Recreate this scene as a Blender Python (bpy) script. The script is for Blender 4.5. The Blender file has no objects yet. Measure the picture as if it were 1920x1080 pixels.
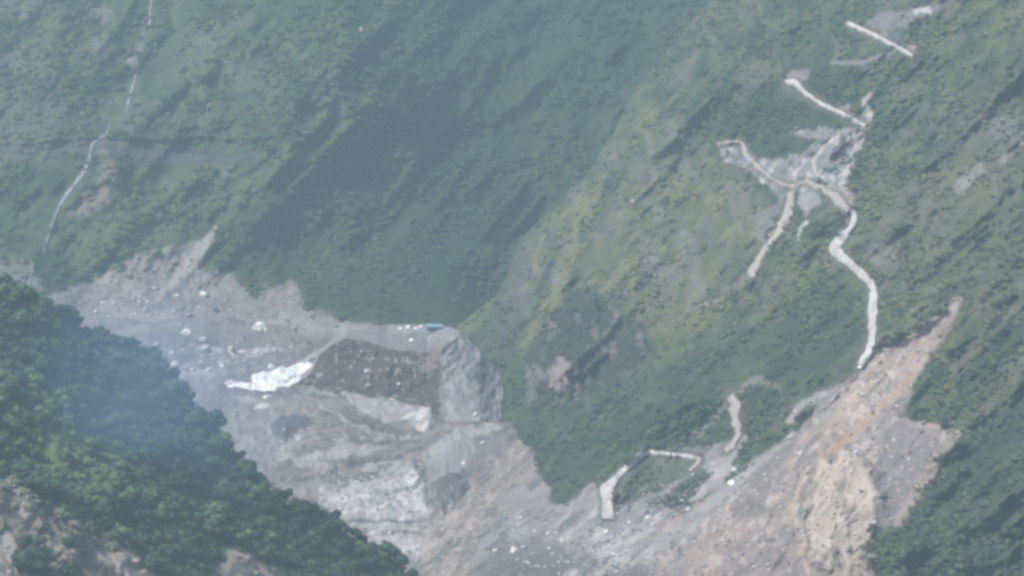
import bpy, bmesh, math, random
import numpy as np
R = math.radians
C = bpy.context.scene.collection
sc = bpy.context.scene

# ------------------------------------------------------------------ camera, world, sun, exposure
CAM_H, PITCH, T = 333.0, R(8.0), math.tan(R(8.0))
cam = bpy.data.cameras.new('camera'); camo = bpy.data.objects.new('camera', cam); C.objects.link(camo)
camo.location = (0, 0, CAM_H); camo.rotation_euler = (R(90) - PITCH, 0, 0)
cam.sensor_width = 36; cam.lens = 18 / T; cam.clip_start = 5; cam.clip_end = 12000
sc.camera = camo
SUN_EL, SUN_AZ = R(50), R(232)          # azimuth clockwise from +Y (north)
w = bpy.data.worlds.new('World'); sc.world = w; w.use_nodes = True
nt = w.node_tree; nt.nodes.clear()
sky = nt.nodes.new('ShaderNodeTexSky'); sky.sky_type = 'NISHITA'; sky.sun_disc = False
sky.sun_elevation = SUN_EL; sky.sun_rotation = SUN_AZ; sky.air_density = 1.0; sky.dust_density = 2.0
bg = nt.nodes.new('ShaderNodeBackground'); bg.inputs[1].default_value = 0.11
wo = nt.nodes.new('ShaderNodeOutputWorld')
nt.links.new(sky.outputs[0], bg.inputs[0]); nt.links.new(bg.outputs[0], wo.inputs[0])
sl = bpy.data.lights.new('sun', 'SUN'); so = bpy.data.objects.new('sun', sl); C.objects.link(so)
sl.energy = 3.8; sl.angle = R(14); sl.color = (1, .95, .885)
from mathutils import Vector, Matrix
sdir = Vector((math.sin(SUN_AZ) * math.cos(SUN_EL), math.cos(SUN_AZ) * math.cos(SUN_EL), math.sin(SUN_EL)))
so.rotation_euler = sdir.to_track_quat('Z', 'Y').to_euler(); so.location = (0, 0, 600)
sc.view_settings.view_transform = 'Standard'; sc.view_settings.look = 'None'
sc.view_settings.exposure = 0.5; sc.view_settings.gamma = 1.0
sc.render.engine = 'CYCLES'
sc.cycles.use_denoising = True
sc.cycles.filter_width = 3.2
sc.cycles.max_bounces = 4; sc.cycles.diffuse_bounces = 2; sc.cycles.volume_bounces = 1

# ------------------------------------------------------------------ ray geometry
cp, sp = math.cos(PITCH), math.sin(PITCH)
def A(*v): return [np.asarray(x, dtype=float) for x in v]
def rays(px, py):
    px, py = A(px, py)
    u = (px - 960) / 960 * T; v = (540 - py) / 960 * T
    return u, cp + v * sp, -sp + v * cp
def P(px, py, d):
    dx, dy, dz = rays(px, py)
    return np.stack([dx * d, dy * d, CAM_H + dz * d], -1)
def plane_d(px, py, c, a, b):
    dx, dy, dz = rays(px, py)
    return (CAM_H - c) / (-dz + a * dx + b * dy)
def bed_d(px, py): return plane_d(px, py, -82.5, 0.0, 0.055)

# ------------------------------------------------------------------ noise
def vnoise(x, y, seed):
    rs = np.random.RandomState(seed); tab = rs.rand(256, 256)
    xi = np.floor(x).astype(int); yi = np.floor(y).astype(int)
    fx = x - xi; fy = y - yi; fx = fx * fx * fx * (fx * (fx * 6 - 15) + 10); fy = fy * fy * fy * (fy * (fy * 6 - 15) + 10)
    a = tab[xi % 256, yi % 256]; b = tab[(xi + 1) % 256, yi % 256]
    c = tab[xi % 256, (yi + 1) % 256]; d = tab[(xi + 1) % 256, (yi + 1) % 256]
    return ((a * (1 - fx) + b * fx) * (1 - fy) + (c * (1 - fx) + d * fx) * fy) * 2 - 1
def fbm(x, y, s, octv=4, seed=1, gain=.5, rid=False, ang=0.0, st=1.0):
    ca, sa = math.cos(ang), math.sin(ang)
    X = (x * ca + y * sa) / s / st; Y = (-x * sa + y * ca) / s
    o = 0; amp = 1; tot = 0
    for k in range(octv):
        n = vnoise(X + 17.3 * k, Y - 9.1 * k, seed + k)
        if rid: n = 1 - 2 * np.abs(n)
        o = o + n * amp; tot += amp; amp *= gain; X = X * 2.03; Y = Y * 2.03
    return o / tot
def ss(x): x = np.clip(x, 0, 1); return x * x * (3 - 2 * x)

# ------------------------------------------------------------------ region masks
def seg_dist(px, py, a, b):
    ax, ay = a; bx, by = b; vx, vy = bx - ax, by - ay
    t = np.clip(((px - ax) * vx + (py - ay) * vy) / (vx * vx + vy * vy + 1e-9), 0, 1)
    return np.hypot(px - ax - t * vx, py - ay - t * vy), t
def region(px, py, poly, soft=8, warp=8, ws=22, seed=5):
    """1 inside a land-cover patch, ragged edge"""
    out = np.zeros(px.shape)
    xs = [p[0] for p in poly]; ys = [p[1] for p in poly]; m = soft + warp + 4
    k = (px > min(xs) - m) & (px < max(xs) + m) & (py > min(ys) - m) & (py < max(ys) + m)
    if not k.any(): return out
    x, y = px[k], py[k]
    dist = np.full(x.shape, 1e9); ins = np.zeros(x.shape, bool)
    n = len(poly)
    for i in range(n):
        a, b = poly[i], poly[(i + 1) % n]
        d, _ = seg_dist(x, y, a, b); dist = np.minimum(dist, d)
        if a[1] != b[1]:
            c = ((a[1] > y) != (b[1] > y)) & (x < (b[0] - a[0]) * (y - a[1]) / (b[1] - a[1]) + a[0]); ins ^= c
    sd = np.where(ins, dist, -dist) + warp * fbm(x, y, ws, 3, seed)
    out[k] = ss(sd / soft + .5)
    return out
def stroke(px, py, path, soft=4, warp=3, ws=14, seed=9):
    """path of (x, y, width)"""
    out = np.zeros(px.shape)
    xs = [p[0] for p in path]; ys = [p[1] for p in path]; m = max(p[2] for p in path) + soft + warp + 4
    k = (px > min(xs) - m) & (px < max(xs) + m) & (py > min(ys) - m) & (py < max(ys) + m)
    if not k.any(): return out
    x, y = px[k], py[k]; best = np.full(x.shape, -1e9)
    for a, b in zip(path[:-1], path[1:]):
        d, t = seg_dist(x, y, a[:2], b[:2]); best = np.maximum(best, (a[2] + (b[2] - a[2]) * t) / 2 - d)
    out[k] = ss((best + warp * fbm(x, y, ws, 3, seed)) / soft + .5)
    return out

# ------------------------------------------------------------------ depth of each landform
class RBF:
    def __init__(s, pts):
        pts = np.array(pts, float); s.c = pts[:, :2] / 1000; y = 1000 / pts[:, 2]
        n = len(pts); K = s.k(s.c); Pm = np.c_[np.ones(n), s.c]
        M = np.block([[K + 1e-5 * np.eye(n), Pm], [Pm.T, np.zeros((3, 3))]])
        s.w = np.linalg.solve(M, np.r_[y, 0, 0, 0])
    def k(s, q):
        r2 = ((q[:, None, :] - s.c[None]) ** 2).sum(-1); return .5 * r2 * np.log(r2 + 1e-12)
    def __call__(s, px, py):
        sh = px.shape; q = np.c_[px.ravel(), py.ravel()] / 1000; o = np.empty(len(q))
        for i in range(0, len(q), 60000):
            qq = q[i:i + 60000]; o[i:i + 60000] = s.k(qq) @ s.w[:-3] + np.c_[np.ones(len(qq)), qq] @ s.w[-3:]
        return (1000 / o).reshape(sh)

BD = lambda x, y: float(bed_d(x, y))
far_pts = [(-300, 560, 2110), (0, 560, 2080), (100, 560, 2068), (180, 600, BD(0, 600)), (300, 604, BD(0, 604)), (450, 602, BD(0, 602)), (560, 592, 2040), (620, 604, 2000),
    (700, 612, 1965), (860, 612, 1962), (1000, 640, 2020), (1300, 700, 2100), (1700, 700, 2200), (-300, 740, 1960), (0, 740, 1950), (300, 680, BD(0, 680) + 60), (300, 760, BD(0, 760) + 90), (600, 680, 2010), (700, 740, 2000), (860, 740, 2000), (1000, 750, 2040), (1300, 740, 2080),
    (150, 520, 2105), (380, 460, 2130), (520, 540, 2085), (0, 400, 2180), (-300, 300, 2280), (0, 280, 2215), (200, 280, 2210), (200, 250, 2250), (0, 250, 2255), (0, 0, 2390), (-300, -200, 2600),
    (400, 400, 2150), (480, 330, 2165), (560, 250, 2190), (640, 200, 2215), (700, 100, 2280), (640, -100, 2400), (300, -200, 2560), (300, 120, 2320),
    (560, 470, 2150), (680, 400, 2195), (800, 300, 2260), (700, 520, 2090), (850, 480, 2160), (900, 560, 2080), (950, 400, 2225), (900, 150, 2360), (1100, 100, 2410),
    (1300, 0, 2400), (1300, 300, 2300), (1700, 100, 2400), (1000, -200, 2640), (1700, -200, 2600)]
far_rbf = RBF(far_pts)
def D_far(px, py):
    px, py = A(px, py)
    base = far_rbf(px, py)
    up = ss((610 - py) / 120)
    g = fbm(px, py, 150, 3, 21, ang=-.85, st=1.8, rid=True) * 24 + fbm(px, py, 55, 3, 31, ang=-.85, st=2.2) * 14
    g = g + fbm(px, py, 20, 3, 35, ang=-.7, st=1.5) * 4 + fbm(px, py, 8, 2, 37, ang=-.7, st=1.4) * 1.8
    # sandstone ledges crossing the slope at the left
    led = ss((640 - px) / 300) * ss((360 - py) / 60)
    yy = py + 14 * fbm(px, py, 160, 3, 33) + px * .03
    g = g + led * (-11 * ss((yy - 268) / 9) * (1 - ss((yy - 286) / 34)) - 5 * ss((yy - 205) / 14) * (1 - ss((yy - 225) / 30)))
    return base - up * g
S_pts = [(-260, 1560), (-100, 1430), (0, 1335), (60, 1280), (110, 1238), (160, 1198), (185, 1180), (250, 1150), (335, 1093), (352, 1070), (390, 1035), (425, 1000), (450, 975), (480, 962), (520, 950),
    (555, 930), (585, 890), (612, 855), (625, 858), (650, 878), (690, 915), (725, 946), (750, 944), (790, 934), (820, 918), (860, 900), (900, 880), (940, 848), (980, 815), (1010, 798), (1080, 785), (1300, 770)]
def S(py): return np.interp(py, [p[0] for p in S_pts], [p[1] for p in S_pts])
spur_pts = [(855, 612, 1958), (878, 650, 1925), (915, 690, 1880), (946, 725, 1838), (935, 790, BD(0, 790) - 2), (900, 860, BD(0, 860) - 2), (848, 940, BD(0, 940) - 2),
    (815, 980, BD(0, 980) - 2), (798, 1010, BD(0, 1010) - 2), (785, 1080, BD(0, 1080) - 2), (770, 1300, BD(0, 1300) - 2),
    (950, 520, 1990), (975, 450, 2020), (1093, 335, 2045), (1195, 165, 2090), (1335, 0, 2120), (1560, -260, 2150),
    (1300, 400, 1900), (1600, 200, 1800), (1600, 500, 1640), (1920, 500, 1530), (2280, 500, 1430), (1920, 0, 1760), (2280, -200, 1700), (1920, -200, 1850),
    (1300, 700, 1680), (1600, 700, 1530), (1920, 800, 1410), (1920, 1080, 1330), (1600, 1080, 1375), (1300, 1080, 1425), (1050, 1080, 1465), (2280, 1200, 1210), (1100, 850, 1640),
    (1100, 640, 1800), (1050, 540, 1890), (1600, 1300, 1300), (1100, 1300, 1340)]
spur_rbf = RBF(spur_pts)
SCAR = [(1800, 560), (1740, 610), (1650, 660), (1600, 705), (1545, 745), (1500, 815), (1410, 870), (1330, 930), (1230, 985), (1160, 1080), (1160, 1300), (1650, 1300), (1640, 1080), (1615, 1040), (1625, 985), (1668, 985),
    (1710, 930), (1745, 860), (1790, 800), (1720, 790), (1690, 780), (1720, 700), (1760, 640)]
HEAD = [(1765, 620), (1600, 700), (1520, 830), (1490, 960), (1540, 1080), (1600, 1080), (1660, 980), (1730, 800), (1700, 760), (1740, 680)]
APRON = [(1030, 945), (1110, 905), (1145, 975), (1230, 925), (1300, 880), (1340, 835), (1400, 820), (1560, 740), (1560, 1300), (770, 1300), (780, 1010), (850, 940), (925, 825), (975, 828), (1005, 880)]
CLIFF = [(1075, 545), (1130, 540), (1180, 600), (1230, 650), (1210, 690), (1120, 740), (1040, 755), (985, 770), (975, 700), (990, 650), (1030, 600)]
def D_spur(px, py):
    px, py = A(px, py)
    base = spur_rbf(px, py)
    edge = np.clip((px - S(py)) / 120, 0, 1)
    g = fbm(px, py, 190, 3, 41, ang=-.75, st=1.9, rid=True) * 30 + fbm(px, py, 60, 4, 51, ang=-.75, st=1.8, rid=True) * 13 + fbm(px, py, 18, 3, 55, ang=-.7, st=1.5) * 2.6 + fbm(px, py, 7, 2, 57, ang=-.7, st=1.4) * 1.2
    scar = region(px, py, SCAR, 40, 10, 30)
    low_ = np.maximum(scar, region(px, py, APRON, 60, 10, 30)); g = g * (1 - .85 * low_) + low_ * (fbm(px, py, 42, 4, 61, ang=-.85, st=4, rid=True) * 4.5 + 2)
    g = g - 3 * region(px, py, HEAD, 90, 5, 30)
    cl = region(px, py, CLIFF, 50, 15, 30)
    g = g + cl * (fbm(px, py, 26, 4, 71, ang=1.4, st=2.4, rid=True) * 11)
    kn = region(px, py, [(1500, 890), (1540, 840), (1590, 840), (1640, 880), (1655, 930), (1640, 1010), (1590, 1075), (1520, 1060), (1490, 980)], 40, 10, 20)
    g = g + kn * (9 + fbm(px, py, 24, 4, 77, ang=-1.2, st=2.5, rid=True) * 6)
    rib = stroke(px, py, [(1098, 345, 20), (1075, 480, 26), (1035, 560, 24), (985, 650, 10)], 30, 4)
    return base - (.25 + .75 * edge) * g - rib * 7
def P_spur(px, py): return P(px, py, D_spur(px, py))
def P_far(px, py): return P(px, py, D_far(px, py))

sil_pts = [(-300, 440), (-100, 500), (0, 535), (50, 556), (100, 588), (170, 636), (240, 652), (290, 682), (330, 716), (355, 745), (372, 786), (400, 812), (430, 848), (480, 900), (520, 948), (600, 968), (650, 1008), (700, 1032), (740, 1058), (775, 1100), (830, 1180), (900, 1260)]
def SIL(px): return np.interp(px, [p[0] for p in sil_pts], [p[1] - 7 for p in sil_pts])
def D_near(px, py):
    px, py = A(px, py)
    b = plane_d(px, py, -408, -.6, .3)
    g = fbm(px, py, 170, 3, 81, ang=.6, st=1.6, rid=True) * 14 + fbm(px, py, 45, 3, 85) * 4
    g = g + 7 * region(px, py, BARE1, 30, 10)  * fbm(px, py, 40, 4, 87, ang=1.0, st=2, rid=True)
    return b - g
BARE1 = [(-300, 850), (0, 890), (40, 905), (85, 945), (125, 970), (180, 1000), (225, 1020), (275, 1080), (320, 1300), (-300, 1300)]
BARE2 = [(205, 1040), (240, 1020), (270, 1060), (290, 1110), (200, 1110)]
BARE3 = [(400, 1065), (430, 1035), (465, 1040), (510, 1075), (560, 1130), (380, 1130)]
def P_near(px, py): return P(px, py, D_near(px, py))

MOUND1 = [(508, 800), (525, 786), (560, 780), (580, 788), (576, 806), (555, 812), (530, 828), (516, 822)]
MOUND2 = [(795, 925), (815, 915), (838, 893), (862, 898), (880, 915), (874, 935), (850, 955), (830, 972), (806, 966), (795, 948)]
def h_bed(px, py):
    h = fbm(px, py, 70, 4, 91, ang=-.12, st=4) * 1.6 + fbm(px, py, 20, 4, 93, ang=-.1, st=3, rid=True) * 1.5 + fbm(px, py, 7, 2, 97, st=1.6) * .45
    h = h + 2.5 * region(px, py, MOUND1, 24, 5, 10) + 4.5 * region(px, py, MOUND2, 34, 6, 12)
    h = h + 2.2 * region(px, py, [(640, 738), (760, 760), (810, 765), (805, 812), (760, 800), (700, 790), (660, 770)], 10, 3)
    h = h + ss((px - 790) / 60) * 7 * ss((900 - py) / 60) * ss((py - 790) / 40)
    h = h + region(px, py, [(640, 720), (860, 730), (900, 690), (600, 640), (560, 620), (620, 600), (900, 600)], 20, 2) * -6
    return h
def P_bed(px, py):
    px, py = A(px, py)
    p = P(px, py, bed_d(px, py)); p[..., 2] += h_bed(px, py) * (1 - .0 * px)
    return p
tx = [560, 585, 600, 630, 650, 690, 730, 800, 830, 860, 900, 930, 965]
tb = [722, 722, 728, 738, 742, 748, 755, 762, 785, 815, 838, 825, 790]
tl = [716, 696, 664, 640, 632, 640, 652, 662, 650, 630, 662, 696, 740]
tk = [712, 686, 656, 631, 621, 613, 608, 608, 610, 618, 655, 690, 735]
sf = [.35, .35, .35, .35, .35, .35, .35, .42, .9, 1.7, 2.2, 2.6, 2.6]
def P_terr(px, v):
    """v 0..1 foot to lip, 1..2 lip to back; below 0 buried foot"""
    B = np.interp(px, tx, tb); L = np.interp(px, tx, tl); K = np.interp(px, tx, tk); F = np.interp(px, tx, sf)
    L = L + 3.5 * fbm(px, px * 0 + 7.7, 22, 4, 109) - 3 * ss((px - 840) / 30) * np.abs(fbm(px, px * 0 + 3.3, 16, 3, 111)) * 3
    db = bed_d(px, B); dl = db + F * (B - L) * .285
    dk = np.minimum(dl + (L - K) * 2.0 + 4, 1990)
    fk = 0.0 * px; dkt = np.interp(px, [800, 830, 860, 900, 930, 965], [1955, 1950, 1940, 1885, 1850, 1835])
    dlf = db + (dkt - db) * (B - L) / (B - K); dl = dl * (1 - fk) + dlf * fk; dk = dk * (1 - fk) + dkt * fk
    py = np.where(v < 1, B + (L - B) * v, L + (K - L) * (v - 1))
    d = np.where(v < 1, 1 / ((1 - v) / db + v / dl), 1 / ((2 - v) / dl + (v - 1) / dk))
    rough = fbm(px, py, 30, 4, 101, ang=1.5, st=2, rid=True) * 3.0 * (1 - ss((px - 815) / 25)) + ss((px - 815) / 25) * fbm(px, py, 34, 5, 105, ang=-1.0, st=1.5, gain=.55) * 3.0 + fbm(px, py, 9, 3, 103) * 1.2
    fl = ss((px - 815) / 25)
    d = d - rough * np.where(v < 1, 1, .25 + .7 * fl) * np.clip(v * 5, 0, 1) * (1 + .9 * fl)
    return P(px, py, d), py

# ------------------------------------------------------------------ materials
def lin(c): return tuple(c) + (1.0,)
def mat(name, base=None, attr=None, rough=.95, spec=.15, nscale=.4, amt=.25, bump=.5, bdist=.6, fine=2.2, sat=None):
    """procedural surface: cover colour (a constant or the land-cover attribute) broken up by three sizes of noise, and bump"""
    m = bpy.data.materials.new(name); m.use_nodes = True; n = m.node_tree; N = n.nodes; Lk = n.links
    b = N['Principled BSDF']; b.inputs['Roughness'].default_value = rough
    b.inputs['Specular IOR Level'].default_value = spec
    tc = N.new('ShaderNodeTexCoord')
    def noise(s, det=5, r=.6):
        x = N.new('ShaderNodeTexNoise'); x.inputs['Scale'].default_value = s; x.inputs['Detail'].default_value = det; x.inputs['Roughness'].default_value = r
        Lk.new(tc.outputs['Object'], x.inputs['Vector']); return x
    n1 = noise(nscale * .22); n2 = noise(fine * .5, 6, .7)
    mx = N.new('ShaderNodeMath'); mx.operation = 'ADD'; Lk.new(n1.outputs[0], mx.inputs[0]); Lk.new(n2.outputs[0], mx.inputs[1])
    mr = N.new('ShaderNodeMapRange'); mr.inputs['From Min'].default_value = .65; mr.inputs['From Max'].default_value = 1.35
    mr.inputs['To Min'].default_value = 1 - amt; mr.inputs['To Max'].default_value = 1 + amt; Lk.new(mx.outputs[0], mr.inputs['Value'])
    mul = N.new('ShaderNodeVectorMath'); mul.operation = 'SCALE'
    if attr:
        a = N.new('ShaderNodeAttribute'); a.attribute_name = attr; Lk.new(a.outputs['Color'], mul.inputs[0])
    else:
        mul.inputs[0].default_value = base
    Lk.new(mr.outputs[0], mul.inputs['Scale']); Lk.new(mul.outputs[0], b.inputs['Base Color'])
    bp = N.new('ShaderNodeBump'); bp.inputs['Strength'].default_value = bump; bp.inputs['Distance'].default_value = bdist
    Lk.new(n2.outputs[0], bp.inputs['Height']); Lk.new(bp.outputs[0], b.inputs['Normal'])
    return m
M_land = mat('hillside_cover', attr='cover', amt=.3, fine=1.1, bdist=1.2)
M_bed = mat('river_gravel', attr='cover', amt=.22, fine=1.4, bdist=.8)
M_leaf = mat('foliage', attr='cover', amt=.35, fine=2.0, bdist=.4, rough=.8)
M_rock = mat('boulder_stone', attr='cover', amt=.2, fine=1.6, bdist=.5)
M_road = mat('dusty_road', (.50, .487, .467), amt=.35, fine=.7, bdist=.2)
M_track = mat('dirt_track', (.40, .36, .33), amt=.22, fine=1.0, bdist=.3)
M_fall = mat('falling_water', (.30, .325, .34), amt=.25, fine=1.2, rough=.4, bdist=.4)
M_white = mat('white_water', (.95, .95, .94), amt=.1, fine=.9, rough=.5, bdist=1.0)
M_mud = mat('muddy_water', attr='cover', amt=.12, fine=.5, rough=.45, spec=.3, bdist=.25)
M_blue = mat('blue_sheet', (.22, .36, .52), amt=.08, fine=1.0, rough=.5)
M_wall = mat('shelter_wall', (.12, .16, .20), amt=.1)
M_post = mat('shelter_post', (.2, .17, .14), amt=.1)
M_bark = mat('bark', (.09, .07, .055), amt=.2, fine=5)

# ------------------------------------------------------------------ mesh helpers
def mesh_obj(name, verts, faces, m, cover=None, parent=None, smooth=True, link=True):
    me = bpy.data.meshes.new(name)
    verts = np.asarray(verts, np.float32).reshape(-1, 3); faces = np.asarray(faces, np.int32); k = faces.shape[1]
    me.vertices.add(len(verts)); me.vertices.foreach_set('co', verts.ravel())
    me.loops.add(faces.size); me.loops.foreach_set('vertex_index', faces.ravel())
    me.polygons.add(len(faces)); me.polygons.foreach_set('loop_start', np.arange(0, faces.size, k, dtype=np.int32))
    try: me.polygons.foreach_set('loop_total', np.full(len(faces), k, np.int32))
    except Exception: pass
    me.polygons.foreach_set('use_smooth', np.full(len(faces), smooth))
    me.update(calc_edges=True)
    if cover is not None:
        at = me.color_attributes.new('cover', 'FLOAT_COLOR', 'POINT')
        c = np.ones((len(verts), 4), np.float32); c[:, :3] = cover; at.data.foreach_set('color', c.ravel())
    me.materials.append(m)
    o = bpy.data.objects.new(name, me)
    if link: C.objects.link(o)
    if parent: o.parent = parent
    return o
def grid_faces(nr, nc):
    i = np.arange(nr - 1)[:, None] * nc + np.arange(nc - 1)[None]; i = i.ravel()
    return np.stack([i, i + 1, i + nc + 1, i + nc], -1)
def tag(o, label=None, cat=None, group=None, kind=None):
    if label: o['label'] = label
    if cat: o['category'] = cat
    if group: o['group'] = group
    if kind: o['kind'] = kind
    return o

class Cover:
    def __init__(s, px, py, base):
        s.x, s.y = px.ravel().astype(float), py.ravel().astype(float); s.c = np.tile(np.array(base, float), (s.x.size, 1)); s.veg = np.ones(s.x.size)
    def put(s, m, col, veg=None):
        m = np.clip(m, 0, 1)[:, None]; s.c = s.c * (1 - m) + np.array(col) * m
        if veg is not None: s.veg = s.veg * (1 - m[:, 0]) + veg * m[:, 0]
    def R(s, poly, col, veg=0., soft=8, warp=8, ws=22, seed=5, k=1.): s.put(k * region(s.x, s.y, poly, soft, warp, ws, seed), col, veg)
    def L(s, path, col, veg=0., soft=4, warp=3, ws=14, seed=9, k=1.): s.put(k * stroke(s.x, s.y, path, soft, warp, ws, seed), col, veg)
    def N(s, sc_, col, th=.0, w_=.3, octv=4, seed=3, veg=None, ang=0., st=1., k=1., where=1.):
        s.put(k * where * ss((fbm(s.x, s.y, sc_, octv, seed, ang=ang, st=st) - th) / w_), col, veg)

FOREST = (.030, .052, .026); SCRUB = (.058, .085, .040); GRASS = (.125, .145, .060); DRYG = (.17, .165, .085)
ROCK = (.17, .165, .165); DROCK = (.085, .085, .09); SOIL = (.27, .225, .205); TAN = (.36, .29, .235); GREY = (.275, .265, .27); PALE = (.46, .44, .43)

# ------------------------------------------------------------------ far mountainside
STREAMS = [[(287, -60, 5), (284, 0, 5), (282, 30, 5), (281, 60, 4)], [(264, 120, 3), (256, 140, 4), (246, 175, 4), (236, 214, 4)],
    [(205, 235, 3), (200, 250, 4), (186, 262, 6), (172, 275, 6), (168, 300, 7), (158, 322, 7), (140, 345, 6), (122, 370, 6), (108, 395, 4), (98, 425, 4.5), (90, 450, 4), (80, 478, 3)]]
def cover_far(px, py):
    c = Cover(px, py, SCRUB)
    c.N(120, GRASS, .05, .5, 4, 201, ang=-.85, st=1.8, k=.55)
    c.N(60, FOREST, .02, .35, 4, 203, ang=-.85, st=1.5, k=.8)
    c.N(13, (.10, .12, .06), .05, .35, 4, 221, ang=-.75, st=2.4, k=.55)
    c.N(10, (.028, .042, .028), .12, .3, 4, 223, ang=-.75, st=2.0, k=.6)
    left = ss((620 - c.x) / 260)
    c.N(70, ROCK, .15, .35, 4, 205, st=3, k=.4, where=left * ss((400 - c.y) / 120), veg=.35)
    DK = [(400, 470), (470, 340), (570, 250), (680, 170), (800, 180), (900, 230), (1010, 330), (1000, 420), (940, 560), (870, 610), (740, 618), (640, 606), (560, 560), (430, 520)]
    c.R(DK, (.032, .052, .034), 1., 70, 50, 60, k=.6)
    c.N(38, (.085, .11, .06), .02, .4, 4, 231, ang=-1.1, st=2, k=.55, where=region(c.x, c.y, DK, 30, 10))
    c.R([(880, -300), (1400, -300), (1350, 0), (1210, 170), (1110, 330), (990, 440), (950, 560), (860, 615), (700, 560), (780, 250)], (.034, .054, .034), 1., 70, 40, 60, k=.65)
    c.R([(400, 430), (380, 400), (520, 290), (640, 190), (720, 170), (640, 260), (520, 340), (450, 410)], GRASS, .4, 22, 14, 30, k=.5)
    c.R([(150, 440), (260, 350), (400, 300), (420, 360), (330, 450), (230, 490), (140, 510)], GRASS, .4, 30, 16, 30, k=.5)
    # ledge bands of bare sandstone
    for y0, a in ((285, 1.1), (240, .5), (205, .6), (110, .4)):
        c.L([(-300, y0 - 18, 16), (0, y0 - 8, 18), (170, y0 - 8, 18), (300, y0 + 6, 26), (420, y0 + 12, 10), (520, y0 + 4, 3)], DROCK, .2, 12, 9, 26, seed=int(y0), k=.8 * a)
        c.L([(-300, y0 - 30, 5), (0, y0 - 22, 5), (200, y0 - 20, 5), (380, y0 - 6, 4)], DRYG, .1, 6, 4, 20, seed=int(y0) + 3, k=.6 * a)
    c.R([(165, 12), (215, 18), (220, 40), (190, 44), (160, 30)], ROCK, .1, 10, 8, 12, k=.6)
    c.R([(170, 60), (205, 66), (200, 100), (175, 96)], ROCK, .1, 14, 10, 12, k=.5)
    c.R([(238, 110), (256, 106), (258, 122), (244, 126)], PALE, 0, 8, 4, 8, k=.35)
    c.L([(268, 62, 14), (262, 90, 16)], ROCK, 0, 8, 4, 12, k=.8)
    c.L([(195, 290, 20), (205, 350, 50), (150, 390, 30), (130, 400, 10)], SOIL, .1, 14, 8, 20, k=.45)
    c.R([(410, 312), (440, 310), (436, 336), (412, 332)], ROCK, 0, 8, 5, 8, k=.6)
    c.R([(560, 110), (640, 120), (650, 190), (600, 200)], ROCK, .3, 30, 20, 20, k=.35)
    for pth in STREAMS: c.L([(a, b + 4, w_ + 12) for a, b, w_ in pth], (.12, .12, .10), 0, 8, 4, 12, k=.6)
    # grey scree fans at the foot
    FAN = [(92, 556), (130, 540), (190, 515), (250, 482), (320, 462), (378, 455), (395, 440), (400, 452), (372, 490), (398, 520), (430, 508), (455, 540), (480, 560), (500, 545), (545, 528), (560, 545), (575, 580), (640, 600), (700, 612), (900, 640), (900, 760), (60, 760), (60, 590)]
    c.R(FAN, (.245, .228, .225), 0, 12, 9, 24, k=.95)
    c.N(22, (.33, .315, .31), .05, .4, 4, 207, k=.45, where=region(c.x, c.y, FAN, 10, 0))
    c.N(10, (.13, .125, .125), .25, .3, 3, 209, k=.55, ang=-.3, st=2, where=region(c.x, c.y, FAN, 10, 0))
    c.L([(405, 425, 6), (380, 462, 20), (350, 500, 22), (325, 530, 18), (300, 560, 12)], (.35, .33, .32), 0, 5, 3, 12, k=.85)
    c.L([(362, 512, 6), (335, 540, 14), (302, 575, 16), (285, 590, 12)], (.14, .145, .155), 0, 7, 3, 12, k=.8)
    c.L([(460, 555, 6), (440, 590, 10)], SOIL, 0, 8, 5, 12, k=.5)
    c.R([(480, 565), (520, 540), (550, 540), (540, 570), (500, 580)], SOIL, 0, 10, 6, 12, k=.6)
    c.R([(140, 590), (200, 560), (330, 590), (330, 608), (170, 612)], (.32, .31, .295), 0, 12, 6, 20, k=.5)
    c.R([(60, 470), (100, 462), (138, 500), (128, 545), (95, 548), (58, 520)], FOREST, 1, 10, 8, 14, k=.9)
    c.R([(-20, 485), (60, 500), (90, 548), (40, 545), (-20, 520)], (.2, .2, .205), .1, 10, 8, 14, k=.6)
    return c
gx = np.arange(-300, 1701, 2.5); gy = np.arange(-220, 741, 2.5)
PX, PY = np.meshgrid(gx, gy)
cv = cover_far(PX, PY)
vf = P_far(PX, PY)
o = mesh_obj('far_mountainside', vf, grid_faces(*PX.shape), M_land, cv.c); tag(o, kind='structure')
far_cov = (cv, PX, PY)

# ------------------------------------------------------------------ right-hand spur
ROADS = [[(1597, 392, 12), (1602, 408, 13), (1594, 432, 14), (1572, 452, 24), (1567, 470, 24), (1590, 492, 15), (1616, 515, 15), (1636, 538, 18), (1636, 590, 18), (1632, 650, 17), (1612, 686, 15)],
    [(1588, 44, 7), (1600, 48, 9), (1640, 67, 8), (1680, 88, 8), (1712, 106, 7)],
    [(1472, 155, 9), (1490, 155, 12), (1510, 175, 8), (1540, 195, 8), (1580, 215, 8), (1622, 238, 7)],
    [(1345, 270, 6), (1388, 267, 6), (1396, 285, 10), (1412, 304, 9), (1440, 330, 5), (1480, 350, 5), (1512, 341, 8), (1540, 355, 12), (1570, 372, 15), (1592, 395, 14)],
    [(1138, 975, 26), (1140, 940, 25), (1138, 918, 26), (1160, 893, 14), (1195, 860, 12), (1215, 850, 9), (1255, 853, 8), (1300, 857, 7)],
    [(1300, 857, 6), (1312, 862, 8), (1305, 872, 8), (1292, 884, 7)],
    [(1370, 742, 16), (1378, 760, 24), (1380, 790, 14), (1384, 815, 14), (1376, 832, 12), (1360, 848, 10)]]
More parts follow.
